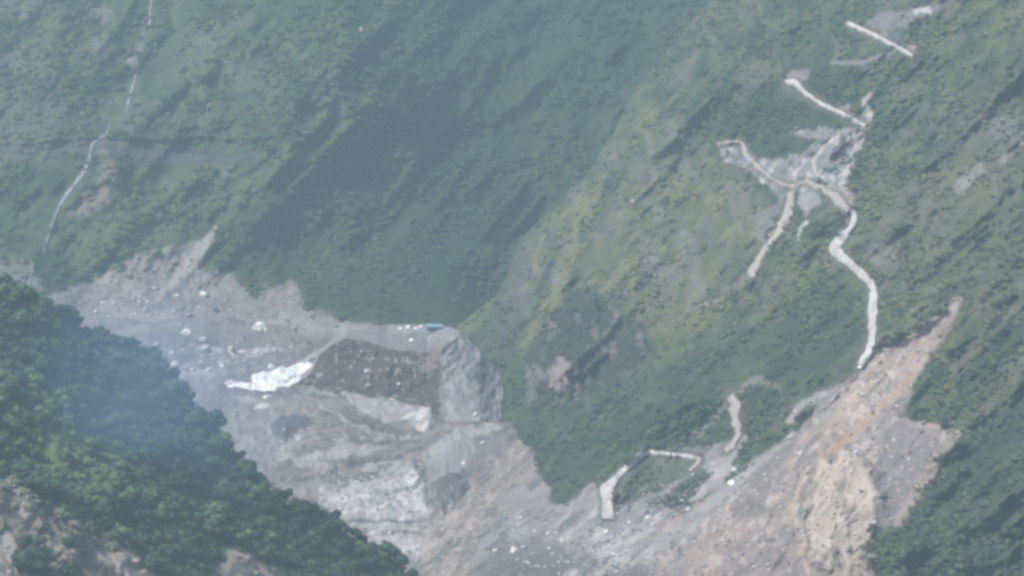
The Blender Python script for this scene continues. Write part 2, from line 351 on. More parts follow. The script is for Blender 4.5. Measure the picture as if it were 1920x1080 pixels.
def cover_spur(px, py):
    c = Cover(px, py, SCRUB)
    c.N(110, GRASS, -.05, .5, 4, 301, ang=-.8, st=1.8, k=.6)
    c.N(45, FOREST, .05, .3, 4, 303, ang=-.8, st=1.4, k=.6)
    c.N(30, ROCK, .28, .25, 4, 305, ang=1.2, st=2, k=.4, veg=.2)
    c.N(15, (.13, .145, .07), .03, .35, 4, 351, ang=-.8, st=2.6, k=.55)
    c.N(11, (.033, .052, .030), .10, .3, 4, 353, ang=-.8, st=2.2, k=.6)
    c.N(40, (.16, .145, .11), .12, .35, 4, 355, ang=-.9, st=2.5, k=.45, veg=.5)
    # drier, grassy crest of the spur
    DRY = [(1195, 165), (1240, 200), (1300, 260), (1400, 330), (1440, 400), (1420, 470), (1340, 560), (1240, 620), (1160, 560), (1080, 540), (1000, 640), (960, 660), (1000, 600), (1040, 540), (950, 560), (960, 470), (1090, 335), (1150, 250)]
    c.R(DRY, (.135, .145, .072), .3, 40, 24, 40, k=.6)
    c.N(24, (.10, .105, .095), .1, .3, 4, 309, k=.65, where=region(c.x, c.y, DRY, 30, 10), veg=.8)
    c.N(36, (.20, .19, .175), .15, .3, 4, 311, ang=1.3, st=1.8, k=.5, where=region(c.x, c.y, DRY, 30, 10), veg=.1)
    c.L([(1098, 345, 14), (1075, 470, 18), (1040, 550, 24), (1005, 610, 20), (980, 660, 6)], (.175, .18, .085), .1, 14, 10, 20, k=.75)
    c.L([(1020, 440, 5), (1000, 490, 10), (1012, 520, 6)], (.19, .185, .085), .05, 6, 3, 12, k=.7)
    c.L([(1040, 480, 6), (1020, 520, 16), (1010, 550, 10)], (.04, .055, .045), 1., 6, 4, 12, k=.8)
    c.L([(985, 500, 10), (980, 560, 12), (985, 590, 8)], (.22, .21, .21), 0, 10, 6, 12, k=.5)
    c.R([(870, 615), (920, 570), (945, 540), (950, 640), (930, 690), (900, 660)], (.07, .085, .06), .5, 14, 10, 20, k=.8)
    c.R([(852, 612), (925, 560), (900, 610), (870, 630)], GRASS, .1, 8, 4, 10, k=.7)
    c.R(CLIFF, (.045, .054, .048), .35, 30, 22, 30, k=.85)
    c.L([(1200, 260, 10), (1150, 330, 22), (1120, 420, 18), (1085, 500, 26), (1060, 560, 20)], FOREST, 1, 20, 14, 18, k=.6)
    c.L([(1330, 420, 20), (1280, 500, 24), (1240, 560, 16)], (.12, .12, .115), .3, 20, 14, 18, k=.6)
    c.R([(945, 470), (975, 455), (1000, 520), (985, 620), (955, 680), (935, 620), (935, 540)], (.075, .078, .075), .4, 16, 12, 16, k=.6)
    c.N(16, (.19, .18, .18), .2, .25, 4, 313, ang=1.5, st=2.2, k=.7, where=region(c.x, c.y, CLIFF, 20, 5))
    c.R([(1030, 700), (1050, 668), (1068, 680), (1070, 715), (1050, 735), (1030, 725)], (.30, .26, .245), 0, 8, 6, 12, k=.85)
    c.R([(1230, 600), (1300, 580), (1400, 560), (1340, 610), (1260, 640)], DRYG, .2, 20, 14, 20, k=.5)
    c.R([(1320, 700), (1400, 650), (1440, 690), (1400, 720), (1330, 745)], DRYG, .2, 20, 12, 20, k=.5)
    c.N(13, (.20, .20, .10), .12, .3, 4, 361, ang=-.9, st=2.4, k=.5, where=region(c.x, c.y, DRY, 30, 10))
    # dense scrub low on the spur
    LOW = [(945, 740), (1100, 760), (1230, 690), (1330, 640), (1560, 560), (1640, 600), (1600, 690), (1500, 720), (1440, 800), (1380, 860), (1330, 900), (1240, 950), (1160, 860), (1060, 940), (1000, 900), (960, 820), (910, 880), (930, 800)]
    c.R(LOW, (.040, .068, .036), 1., 40, 20, 40, k=.65)
    c.N(14, (.085, .12, .055), .05, .35, 4, 363, ang=-.55, st=2.8, k=.6, where=region(c.x, c.y, LOW, 30, 10))
    c.R([(1300, 250), (1440, 160), (1600, 230), (1480, 290), (1380, 300)], FOREST, 1., 24, 14, 24, k=.5)
    RT = [(1700, 1080), (1720, 960), (1790, 830), (1900, 760), (2280, 700), (2280, 1300), (1650, 1300)]
    c.R(RT, (.042, .062, .040), 1., 40, 30, 50, k=.7)
    c.N(22, (.09, .115, .055), .05, .35, 4, 365, ang=-.8, st=2.4, k=.6, where=region(c.x, c.y, RT, 30, 10))
    c.R([(1740, 220), (1920, 60), (2280, 0), (2280, 600), (1920, 560), (1760, 640), (1720, 460)], (.115, .12, .075), .5, 60, 40, 60, k=.45)
    # bare gully system under the upper hairpins
    GUL = [(1345, 270), (1395, 280), (1420, 300), (1460, 296), (1510, 286), (1530, 262), (1480, 250), (1540, 240), (1610, 240), (1622, 256), (1600, 310), (1590, 350), (1560, 345), (1530, 335), (1540, 380), (1515, 400), (1498, 385), (1500, 350), (1470, 372), (1440, 350), (1400, 320), (1360, 300)]
    c.R(GUL, (.27, .262, .265), .0, 6, 10, 12, k=.85)
    c.N(10, (.50, .475, .46), .06, .25, 4, 319, k=.8, ang=-.9, st=2.2, where=region(c.x, c.y, GUL, 10, 5))
    c.N(14, (.10, .11, .10), .1, .3, 4, 317, k=.6, where=region(c.x, c.y, GUL, 8, 3), veg=.8)
    c.L([(1530, 330, 7), (1525, 300, 7), (1548, 270, 7), (1572, 255, 5)], (.48, .44, .41), 0, 3, 1.5, 8, k=.9)
    c.L([(1618, 240, 10), (1614, 262, 12), (1600, 288, 9), (1590, 320, 7), (1575, 348, 9)], (.46, .41, .38), 0, 4, 2, 8, k=.9)
    c.L([(1618, 232, 18), (1628, 215, 20), (1620, 190, 8), (1640, 168, 3)], (.46, .42, .39), 0, 5, 3, 8, k=.9)
    c.R([(1570, 200), (1590, 196), (1608, 222), (1590, 222)], (.27, .245, .235), 0, 5, 4, 8, k=.9)
    c.L([(1482, 365, 10), (1478, 400, 20), (1455, 440, 12), (1430, 470, 8), (1408, 512, 16)], (.48, .43, .40), 0, 4, 3, 8, k=.9)
    c.L([(1465, 380, 10), (1440, 410, 30), (1420, 440, 18), (1440, 460, 8)], (.21, .2, .2), 0, 8, 6, 10, k=.75)
    c.L([(1400, 520, 10), (1370, 545, 16), (1330, 570, 10), (1290, 580, 5)], (.25, .22, .20), .1, 10, 6, 12, k=.6)
    c.L([(1512, 418, 10), (1500, 428, 8), (1499, 446, 8)], (.42, .41, .39), 0, 3, 2, 6)
    c.R([(1498, 360), (1530, 352), (1542, 374), (1520, 395), (1500, 392)], (.27, .27, .28), 0, 5, 4, 8, k=.85)
    c.R([(1530, 345), (1590, 350), (1602, 370), (1606, 410), (1592, 425), (1580, 400), (1560, 375)], (.33, .29, .275), 0, 4, 4, 8)
    c.R([(1470, 155), (1485, 130), (1520, 132), (1512, 150), (1490, 165)], (.30, .27, .26), .1, 8, 6, 8, k=.8)
    c.L([(1560, 118, 5), (1620, 116, 9), (1660, 104, 9), (1680, 96, 3)], (.26, .25, .25), 0, 5, 3, 8, k=.8)
    c.R([(1622, 42), (1650, 22), (1700, 20), (1740, 12), (1765, 6), (1765, 18), (1735, 30), (1700, 45), (1690, 56), (1650, 55)], (.215, .205, .21), .05, 8, 6, 10, k=.85)
    c.R([(1712, 16), (1742, 12), (1746, 26), (1714, 28)], PALE, 0, 4, 2, 6)
    c.R([(1650, 58), (1664, 58), (1664, 74), (1652, 70)], (.34, .25, .23), 0, 4, 2, 6, k=.9)
    c.R([(1700, 84), (1716, 82), (1716, 98), (1704, 98)], (.34, .25, .23), 0, 4, 2, 6, k=.9)
    c.R([(1668, 62), (1695, 60), (1694, 78), (1675, 76)], (.10, .12, .16), 0, 4, 2, 6, k=.8)
    c.R([(1800, 330), (1840, 305), (1846, 325), (1815, 360), (1780, 365)], (.27, .255, .24), .1, 10, 9, 12, k=.7)
    c.L([(1880, 300, 10), (1960, 240, 14), (2060, 200, 14)], (.25, .24, .22), .1, 10, 6, 12, k=.6)
    c.R([(1620, 480), (1650, 440), (1680, 470), (1660, 520)], (.19, .18, .17), .2, 20, 14, 14, k=.6)
    c.R([(1850, 230), (1900, 210), (1930, 260), (1870, 280)], ROCK, .2, 20, 14, 14, k=.6)
    # great landslide on the right
    c.R(SCAR, (.275, .235, .213), 0, 6, 11, 26)
    inn = region(c.x, c.y, SCAR, 6, 2)
    c.R([(1800, 560), (1740, 610), (1640, 670), (1560, 760), (1510, 850), (1560, 860), (1660, 760), (1740, 660)], (.35, .285, .25), 0, 14, 10, 22, k=.85)
    c.R([(1540, 740), (1590, 720), (1500, 880), (1300, 1080), (1170, 1080), (1330, 935), (1420, 870), (1500, 810)], (.27, .25, .24), 0, 14, 9, 22, k=.6)
    c.R([(1480, 880), (1400, 960), (1350, 1300), (1250, 1300), (1290, 1010), (1400, 930)], (.27, .222, .2), 0, 30, 16, 30, k=.5)
    c.R([(1700, 790), (1745, 800), (1750, 850), (1700, 940), (1660, 985), (1630, 980), (1640, 880), (1650, 800)], (.215, .195, .19), 0, 14, 8, 20, k=.8)
    c.L([(1700, 720, 8), (1650, 765, 14), (1600, 810, 14), (1560, 850, 15), (1525, 880, 12)], (.42, .26, .16), 0, 9, 5, 16, k=.7)
    c.R([(1740, 620), (1770, 600), (1780, 580), (1800, 565), (1770, 640), (1735, 690), (1690, 730), (1700, 680)], (.34, .265, .235), 0, 8, 6, 14, k=.8)
    c.R([(1660, 700), (1740, 660), (1690, 780), (1620, 850), (1570, 850), (1620, 780)], (.31, .28, .262), 0, 14, 8, 20, k=.6)
    KN = [(1505, 890), (1545, 850), (1590, 845), (1620, 870), (1640, 920), (1632, 1000), (1600, 1070), (1560, 1075), (1510, 1030), (1490, 960)]
    c.R(KN, (.50, .43, .36), 0, 8, 6, 16, k=1.)
    kn = region(c.x, c.y, KN, 8, 3)
    c.N(18, (.19, .18, .165), .22, .2, 4, 321, ang=-1.1, st=2.6, k=.75, where=kn)
    c.R([(1560, 1010), (1600, 1000), (1600, 1080), (1640, 1300), (1500, 1300), (1530, 1080)], SOIL, 0, 10, 8, 14, k=.8)
    c.N(9, (.14, .125, .12), .14, .25, 3, 323, ang=-.85, st=1.8, k=.6, where=inn)
    c.N(10, (.52, .46, .42), .16, .25, 3, 325, ang=-.85, st=1.6, k=.6, where=inn)
    c.N(42, (.19, .16, .15), .05, .35, 4, 327, ang=-.85, st=4, k=.6, where=inn)
    c.N(24, (.42, .33, .28), .08, .3, 4, 329, ang=-.85, st=5, k=.5, where=inn)
    c.R([(1700, 790), (1745, 800), (1750, 850), (1700, 940), (1660, 985), (1640, 980), (1650, 880), (1660, 810)], (.215, .19, .185), 0, 16, 10, 20, k=.7)
    c.L([(1712, 700, 6), (1660, 755, 9), (1610, 800, 13), (1560, 850, 14), (1515, 888, 8)], (.40, .265, .18), 0, 9, 6, 12, k=.75)
    c.R(KN, (.43, .37, .31), 0, 16, 12, 16, k=.35)
    c.N(15, (.17, .15, .135), .1, .2, 4, 341, ang=-1.25, st=3, k=.7, where=kn)
    c.N(14, (.56, .49, .42), .08, .25, 4, 343, ang=-1.2, st=3, k=.5, where=kn)
    c.L([(1500, 900, 5), (1485, 960, 7), (1505, 1040, 6), (1520, 1090, 5)], (.42, .33, .27), 0, 5, 4, 10, k=.7)
    c.L([(1515, 900, 3), (1500, 960, 5), (1520, 1030, 4)], (.15, .13, .12), 0, 5, 4, 10, k=.6)
    c.L([(1545, 735, 10), (1510, 755, 18), (1480, 790, 10)], (.38, .36, .35), 0, 8, 8, 10, k=.8)
    c.L([(1500, 745, 6), (1475, 770, 8), (1450, 800, 6)], (.10, .10, .10), 0, 6, 5, 10, k=.6)
    c.L([(1490, 815, 10), (1430, 860, 14), (1385, 900, 16), (1330, 945, 18), (1290, 985, 26), (1230, 1020, 24)], (.33, .32, .315), 0, 8, 6, 14, k=.75)
    c.R([(1745, 860), (1790, 800), (1800, 815), (1760, 880), (1690, 985), (1670, 985)], (.33, .27, .235), 0, 7, 5, 12, k=.8)
    # the debris apron along the foot, grey and tan
    APR = [(1030, 945), (1060, 945), (1110, 905), (1130, 930), (1145, 975), (1180, 945), (1230, 925), (1300, 880), (1340, 835), (1400, 820), (1370, 870), (1350, 910), (1230, 985), (1200, 1300), (770, 1300), (780, 1010), (850, 940), (895, 870), (925, 825), (950, 818), (975, 828), (1000, 850), (1005, 880), (1030, 915)]
    c.R(APR, (.28, .258, .25), 0, 8, 8, 18)
    ap = region(c.x, c.y, APR, 8, 3)
    TANF = [(925, 822), (955, 815), (1000, 850), (1005, 880), (1000, 900), (950, 920), (935, 960), (900, 1010), (870, 1090), (790, 1085), (780, 1010), (830, 960), (870, 900)]
    c.R(TANF, (.275, .235, .208), 0, 8, 6, 14, k=.95)
    c.R([(810, 990), (850, 960), (880, 950), (895, 975), (865, 1020), (850, 1080), (800, 1085), (780, 1020)], (.39, .335, .295), 0, 10, 9, 12, k=.8)
    c.N(10, (.16, .14, .128), .12, .25, 4, 371, ang=-.9, st=3, k=.6, where=region(c.x, c.y, TANF, 8, 3))
    c.N(8, (.46, .41, .37), .16, .25, 4, 373, ang=-.9, st=2, k=.6, where=region(c.x, c.y, TANF, 8, 3))
    c.L([(905, 960, 6), (880, 1010, 8), (860, 1060, 8)], (.22, .18, .155), 0, 4, 4, 10, k=.6)
    c.L([(925, 930, 5), (900, 970, 6), (880, 1000, 5)], (.42, .35, .30), 0, 4, 3, 10, k=.6)
    c.R([(940, 975), (985, 975), (1000, 1000), (950, 1025), (910, 1020)], (.29, .295, .31), 0, 8, 5, 10, k=.8)
    c.R([(1000, 1005), (1060, 1020), (1040, 1090), (920, 1090), (920, 1040)], (.15, .145, .15), 0, 14, 12, 16, k=.7)
    c.R([(900, 1060), (1050, 1035), (1200, 1060), (1260, 1090), (1250, 1200), (860, 1200)], (.15, .137, .132), 0, 24, 14, 20, k=.8)
    c.R([(925, 985), (940, 972), (950, 985), (930, 998)], (.14, .14, .15), 0, 5, 3, 8, k=.7)
    c.N(16, (.13, .125, .12), .12, .25, 4, 331, ang=-.65, st=4, k=.75, where=ap)
    c.N(12, (.48, .45, .43), .05, .3, 4, 333, ang=-.65, st=4, k=.75, where=ap * ss((c.x - 1010) / 60))
    c.R([(1240, 935), (1300, 885), (1330, 890), (1290, 945), (1240, 955)], FOREST, 1, 8, 6, 12, k=.85)
    c.R([(1160, 940), (1160, 900), (1215, 862), (1320, 862), (1300, 890), (1215, 930)], (.12, .135, .085), .3, 8, 6, 12, k=.85)
    c.R([(1200, 940), (1235, 925), (1238, 955), (1215, 955)], (.07, .08, .06), .6, 6, 5, 8, k=.6)
    c.L([(1305, 825, 5), (1345, 780, 12), (1385, 735, 14), (1420, 710, 18), (1460, 730, 10)], (.25, .235, .22), .1, 8, 6, 12, k=.6)
    c.L([(1250, 840, 8), (1330, 845, 12), (1370, 852, 14)], (.25, .25, .225), .1, 8, 7, 12, k=.6)
    c.L([(1398, 820, 10), (1375, 845, 14), (1350, 880, 26), (1380, 880, 14)], (.34, .33, .325), 0, 6, 7, 9, k=.7)
    for pth in ROADS: c.L([(a, b, w_ + 12) for a, b, w_ in pth], (.13, .125, .095), 0, 8, 4, 12, k=.7)
    c.R([(1610, 1060), (1640, 1040), (1640, 1090), (1600, 1090)], SOIL, 0, 8, 5, 10, k=.6)
    for pth in ROADS:
        for dy in (0, 7): c.veg *= 1 - stroke(c.x, c.y, [(a, b + dy, w_ + 7) for a, b, w_ in pth], 3, 0)
    return c
rows = np.arange(-240, 1261, 2.5); nc = 440; K = 14
Sv = S(rows)[:, None]
u = np.linspace(0, 1, nc)[None]
PX = Sv + (2280 - Sv) * u; PY = np.repeat(rows[:, None], nc, 1)
cv = cover_spur(PX, PY)
vs = P_spur(PX, PY)
# the far side of the crest rolls over and away; below the foot it dives under the river bed
kk = np.arange(K, 0, -1)[None].astype(float)
low = ss((rows - 600) / 40)[:, None]
bx = Sv + kk * (1.2 * (1 - low) - 4.0 * low); dd = D_spur(PX[:, :1], PY[:, :1])
bd = dd + (kk ** 1.5) * 6 * (1 - low) + kk * 14 * low
vb = P(bx, np.repeat(rows[:, None], K, 1) + (kk * 1.5) * (1 - low), bd)
allv = np.concatenate([vb, vs], 1)
cc = cv.c.reshape(len(rows), nc, 3); cc = np.concatenate([np.repeat(cc[:, :1], K, 1), cc], 1)
o = mesh_obj('right_mountainside', allv, grid_faces(len(rows), nc + K), M_land, cc.reshape(-1, 3)); tag(o, kind='structure')
spur_cov = (cv, PX, PY)

# ------------------------------------------------------------------ river bed
DARKS = [[(540, 905, 4), (610, 893, 7), (680, 868, 8), (750, 858, 6), (800, 846, 3)], [(420, 722, 3), (500, 733, 5), (570, 735, 6), (640, 748, 6)], [(600, 775, 4), (650, 790, 7), (700, 806, 6), (780, 822, 3)],
    [(640, 915, 3), (690, 900, 6), (740, 888, 4)], [(560, 830, 3), (590, 822, 5), (640, 818, 3)], [(620, 985, 2), (680, 978, 5), (760, 985, 6), (800, 978, 3)], [(700, 1010, 3), (750, 1000, 5), (790, 1005, 3)],
    [(330, 650, 3), (400, 640, 8), (440, 652, 3)], [(400, 712, 3), (470, 700, 5), (540, 688, 6), (600, 672, 4)], [(640, 838, 3), (680, 832, 6), (712, 838, 4), (760, 830, 3)], [(660, 770, 3), (690, 800, 3)], [(720, 930, 3), (780, 915, 8), (792, 890, 10), (778, 868, 10)]]
LIGHTS = [[(430, 745, 5), (480, 752, 8), (510, 764, 5)], [(600, 760, 4), (660, 800, 5), (740, 825, 5)], [(530, 868, 6), (600, 862, 8), (660, 852, 8)], [(640, 930, 8), (700, 915, 12), (760, 900, 8)], [(330, 700, 5), (400, 698, 6), (460, 694, 4)],
    [(600, 690, 3), (640, 660, 4), (690, 652, 2)], [(690, 965, 6), (760, 960, 8), (800, 950, 4)], [(740, 1030, 6), (790, 1010, 8)], [(480, 700, 4), (560, 680, 6), (620, 645, 6), (640, 632, 3)]]
def cover_bed(px, py):
    c = Cover(px, py, (.225, .202, .188))
    c.N(60, (.20, .187, .182), 0, .35, 4, 401, ang=-.1, st=3.5, k=.7)
    c.N(20, (.50, .475, .46), .08, .3, 4, 403, ang=-.1, st=4.5, k=.6)
    c.N(8, (.12, .11, .108), .08, .25, 4, 405, ang=-.12, st=4.5, k=.7)
    c.R([(-200, 560), (400, 600), (640, 605), (640, 640), (480, 690), (330, 690), (-200, 640)], (.235, .222, .215), 0, 12, 8, 20, k=.6)
    ST = region(c.x, c.y, [(330, 690), (300, 660), (420, 640), (520, 640), (640, 620), (600, 680), (580, 690), (420, 712), (360, 712)], 12, 6)
    c.N(9, (.46, .45, .46), .1, .3, 4, 407, ang=-.2, st=3, k=.75, where=ST)
    c.N(9, (.13, .13, .14), .25, .25, 4, 409, ang=-.2, st=3, k=.7, where=ST)
    c.R([(330, 700), (420, 695), (440, 715), (370, 722)], (.42, .41, .42), 0, 8, 5, 10, k=.5)
    c.R([(370, 722), (640, 735), (600, 775), (510, 790), (520, 850), (480, 900), (390, 790)], (.30, .295, .305), 0, 12, 8, 20, k=.7)
    c.R([(500, 850), (530, 835), (540, 880), (500, 890)], (.22, .22, .24), 0, 12, 5, 20, k=.5)
    W1 = [(520, 850), (535, 830), (600, 805), (680, 820), (720, 815), (690, 850), (640, 870), (580, 880), (530, 885)]
    c.R(W1, (.50, .485, .475), 0, 10, 8, 12, k=.8)
    W2 = [(600, 920), (700, 895), (760, 865), (790, 880), (800, 960), (800, 1010), (780, 1070), (700, 1010), (650, 980), (600, 940)]
    c.R(W2, (.47, .45, .435), 0, 14, 10, 14, k=.8)
    ww = np.maximum(region(c.x, c.y, W1, 8, 5), region(c.x, c.y, W2, 8, 5))
    c.N(8, (.68, .665, .65), .08, .25, 4, 411, ang=-.15, st=2.6, k=.7, where=ww)
    c.N(7, (.19, .175, .17), .14, .2, 4, 413, ang=-.15, st=2.6, k=.6, where=ww)
    c.R([(520, 900), (600, 885), (600, 930), (560, 930), (535, 930)], (.30, .285, .28), 0, 8, 5, 10, k=.7)
    c.R([(640, 738), (760, 762), (812, 768), (806, 800), (760, 800), (700, 788), (660, 768)], (.39, .375, .38), 0, 8, 6, 10, k=.75)
    c.R([(752, 790), (775, 778), (806, 770), (812, 790), (804, 812), (785, 810)], (.66, .63, .60), 0, 6, 7, 10, k=.9)
    c.N(7, (.25, .24, .23), .2, .25, 3, 417, k=.6, where=region(c.x, c.y, [(752, 790), (775, 778), (806, 770), (812, 790), (804, 812), (785, 810)], 6, 4))
    c.L([(636, 742, 5), (655, 765, 6), (690, 788, 5), (720, 795, 3), (800, 802, 2)], (.12, .115, .12), 0, 3, 2, 8, k=.8)
    for pth in DARKS: c.L(pth, (.10, .09, .085), 0, 5, 4, 16, seed=int(pth[0][0]), k=.75)
    for pth in LIGHTS: c.L(pth, (.50, .47, .45), 0, 6, 4, 16, seed=int(pth[0][0]), k=.7)
    c.R(MOUND1, (.125, .125, .135), 0, 6, 6, 10, k=.95)
    c.R(MOUND2, (.135, .132, .142), 0, 8, 6, 10, k=.9)
    c.N(8, (.34, .33, .33), .3, .2, 3, 415, k=.7, where=region(c.x, c.y, MOUND2, 6, 2))
    c.L([(775, 870, 12), (790, 885, 14), (793, 905, 10)], (.16, .15, .16), 0, 8, 5, 8, k=.7)
    c.R([(800, 860), (830, 830), (880, 830), (890, 860), (860, 895), (820, 905), (800, 900)], (.285, .285, .30), 0, 10, 5, 14, k=.8)
    c.R([(790, 925), (800, 905), (815, 912), (800, 925)], (.40, .42, .44), 0, 5, 3, 8, k=.6)
    c.L([(350, 640, 8), (400, 637, 14), (430, 650, 6)], (.15, .145, .15), 0, 6, 3, 8, k=.6)
    c.R([(780, 1010), (830, 975), (860, 1080), (790, 1080)], (.40, .35, .31), 0, 14, 10, 12, k=.7)
    c.R([(760, 1040), (790, 1050), (880, 1110), (760, 1110)], (.17, .185, .17), 0, 8, 6, 10, k=.7)
    return c
gx = np.arange(-200, 1101, 1.8); gy = np.arange(560, 1251, 1.8)
PX, PY = np.meshgrid(gx, gy)
cv = cover_bed(PX, PY)
o = mesh_obj('river_bed', P_bed(PX, PY), grid_faces(*PX.shape), M_bed, cv.c); tag(o, kind='structure')

# ------------------------------------------------------------------ cut debris terrace
txs = np.arange(562, 964, 1.6); vsv = np.r_[np.linspace(0, 1, 90), np.linspace(1.02, 2, 40)]
TX, TV = np.meshgrid(txs, vsv)
pt, TY = P_terr(TX, TV)
c = Cover(TX, TY, (.27, .268, .278))
v1 = TV.ravel()
cliff = ss((832 - c.x + 6 * fbm(c.x, c.y, 12, 3, 505)) / 10) * ss((1.0 - v1) / .05 + .3)
c.put(cliff, (.086, .077, .074))
c.N(7, (.30, .29, .29), .36, .12, 3, 507, k=.8, where=cliff)
c.N(20, (.14, .125, .12), .1, .3, 3, 509, k=.6, where=cliff * ss((c.x - 700) / 60))
c.R([(775, 665), (826, 650), (836, 640), (830, 665), (815, 690), (790, 700)], (.23, .18, .165), 0, 10, 8, 10, k=.7)
c.N(30, (.36, .35, .35), .05, .35, 4, 511, ang=-.9, st=2, k=.6, where=1 - cliff)
c.N(9, (.16, .155, .16), .12, .3, 4, 515, ang=-.6, st=1.6, k=.55, where=1 - cliff)
c.N(14, (.14, .138, .145), .0, .35, 4, 513, ang=1.1, st=2, k=.6, where=(1 - cliff) * ss((c.x - 800) / 40) * ss((c.y - 690) / 30))
c.L([(838, 742, 10), (862, 760, 18), (885, 745, 14)], (.15, .15, .155), 0, 10, 8, 12, k=.6)
c.L([(880, 700, 10), (915, 712, 22), (935, 735, 12)], (.16, .155, .16), 0, 10, 8, 12, k=.6)
c.R([(815, 805), (840, 800), (835, 825), (815, 825)], (.12, .13, .14), 0, 8, 4, 8, k=.8)
c.R([(878, 800), (890, 790), (905, 830), (895, 850)], (.11, .13, .14), 0, 6, 4, 8, k=.8)
c.R([(838, 632), (860, 628), (872, 645), (870, 660), (850, 650)], (.37, .36, .355), 0, 5, 3, 8, k=.8)
c.R([(930, 728), (946, 726), (944, 745), (935, 770), (928, 750)], (.42, .40, .39), 0, 4, 3, 8, k=.8)
c.R([(730, 612), (800, 612), (795, 622), (740, 624)], (.42, .41, .41), 0, 5, 4, 8, k=.6)
# the foot carries on under the gravel
foot = pt[:1].copy(); foot[..., 1] += 6; foot[..., 2] -= 14
allv = np.concatenate([foot, pt], 0); cc = c.c.reshape(len(vsv), len(txs), 3); cc = np.concatenate([cc[:1], cc], 0)
o = mesh_obj('debris_terrace', allv, grid_faces(len(vsv) + 1, len(txs)), M_bed, cc.reshape(-1, 3)); tag(o, kind='structure')

# ------------------------------------------------------------------ near left hill
def cover_near(px, py):
    c = Cover(px, py, (.045, .068, .030))
    c.N(60, (.085, .12, .045), .0, .4, 4, 601, k=.7)
    c.R([(60, 830), (120, 790), (200, 830), (235, 880), (180, 905), (100, 880)], (.12, .17, .065), 0.25, 20, 14, 20, k=.85)
    c.R([(0, 850), (90, 850), (230, 930), (260, 960), (180, 940), (60, 900), (0, 880)], (.11, .15, .06), 0.3, 16, 10, 20, k=.7)
    c.R([(0, 740), (60, 800), (0, 830)], (.11, .14, .055), .5, 16, 10, 20, k=.5)
    c.R(BARE1, (.215, .185, .16), 0.1, 12, 12, 20, k=.9)
    b1 = region(c.x, c.y, BARE1, 12, 5)
    c.N(26, (.11, .125, .065), .05, .3, 4, 603, k=.75, where=b1, ang=.9, st=2, veg=.15)
    c.L([(20, 900, 12), (40, 950, 16), (60, 1000, 12), (75, 1050, 10)], (.30, .27, .245), 0, 7, 6, 12, k=.7)
    c.L([(-10, 952, 16), (25, 965, 16), (42, 975, 10)], (.07, .07, .075), 0, 6, 5, 12, k=.85)
    c.R([(-20, 990), (20, 1000), (40, 1040), (50, 1090), (-20, 1090)], (.31, .28, .26), 0, 10, 6, 12, k=.7)
    c.R(BARE2, (.33, .28, .25), 0, 10, 9, 12, k=.85)
    c.L([(165, 1015, 4), (200, 1055, 5), (215, 1080, 4)], (.36, .32, .28), 0, 3, 2, 8, k=.7)
    c.R(BARE3, (.25, .22, .20), 0, 10, 9, 12, k=.8)
    c.L([(440, 1035, 6), (470, 1050, 7), (500, 1075, 6)], (.38, .32, .29), 0, 4, 3, 8, k=.7)
    c.R([(35, 1040), (60, 1030), (90, 1060), (95, 1100), (30, 1100)], FOREST, 1, 8, 5, 10, k=.9)
    return c
cols = np.arange(-300, 901, 3.0); nr = 230; K = 12
SL = SIL(cols)[None]
t = np.linspace(0, 1, nr)[:, None]
PY = 1280 + (SL - 1280) * t; PX = np.repeat(cols[None], nr, 0)
cv = cover_near(PX, PY)
vn = P_near(PX, PY)
kk = np.arange(1, K + 1)[:, None].astype(float)
dd = D_near(PX[-1:], PY[-1:])
vb = P(np.repeat(cols[None], K, 0), SL + kk * 2 + kk ** 1.6 * .9, dd + kk ** 1.5 * 5)
allv = np.concatenate([vn, vb], 0); cc = cv.c.reshape(nr, len(cols), 3); cc = np.concatenate([cc, np.repeat(cc[-1:], K, 0)], 0)
o = mesh_obj('near_hill', allv, grid_faces(nr + K, len(cols)), M_land, cc.reshape(-1, 3)); tag(o, kind='structure')
near_cov = (cv, PX, PY)

# broad ground under everything
g = mesh_obj('ground', [(-1300, 20, -42), (1300, 20, -42), (1300, 3000, -42), (-1300, 3000, -42)], [(0, 1, 2, 3)], mat('valley_soil', (.14, .14, .11))); tag(g, kind='structure')

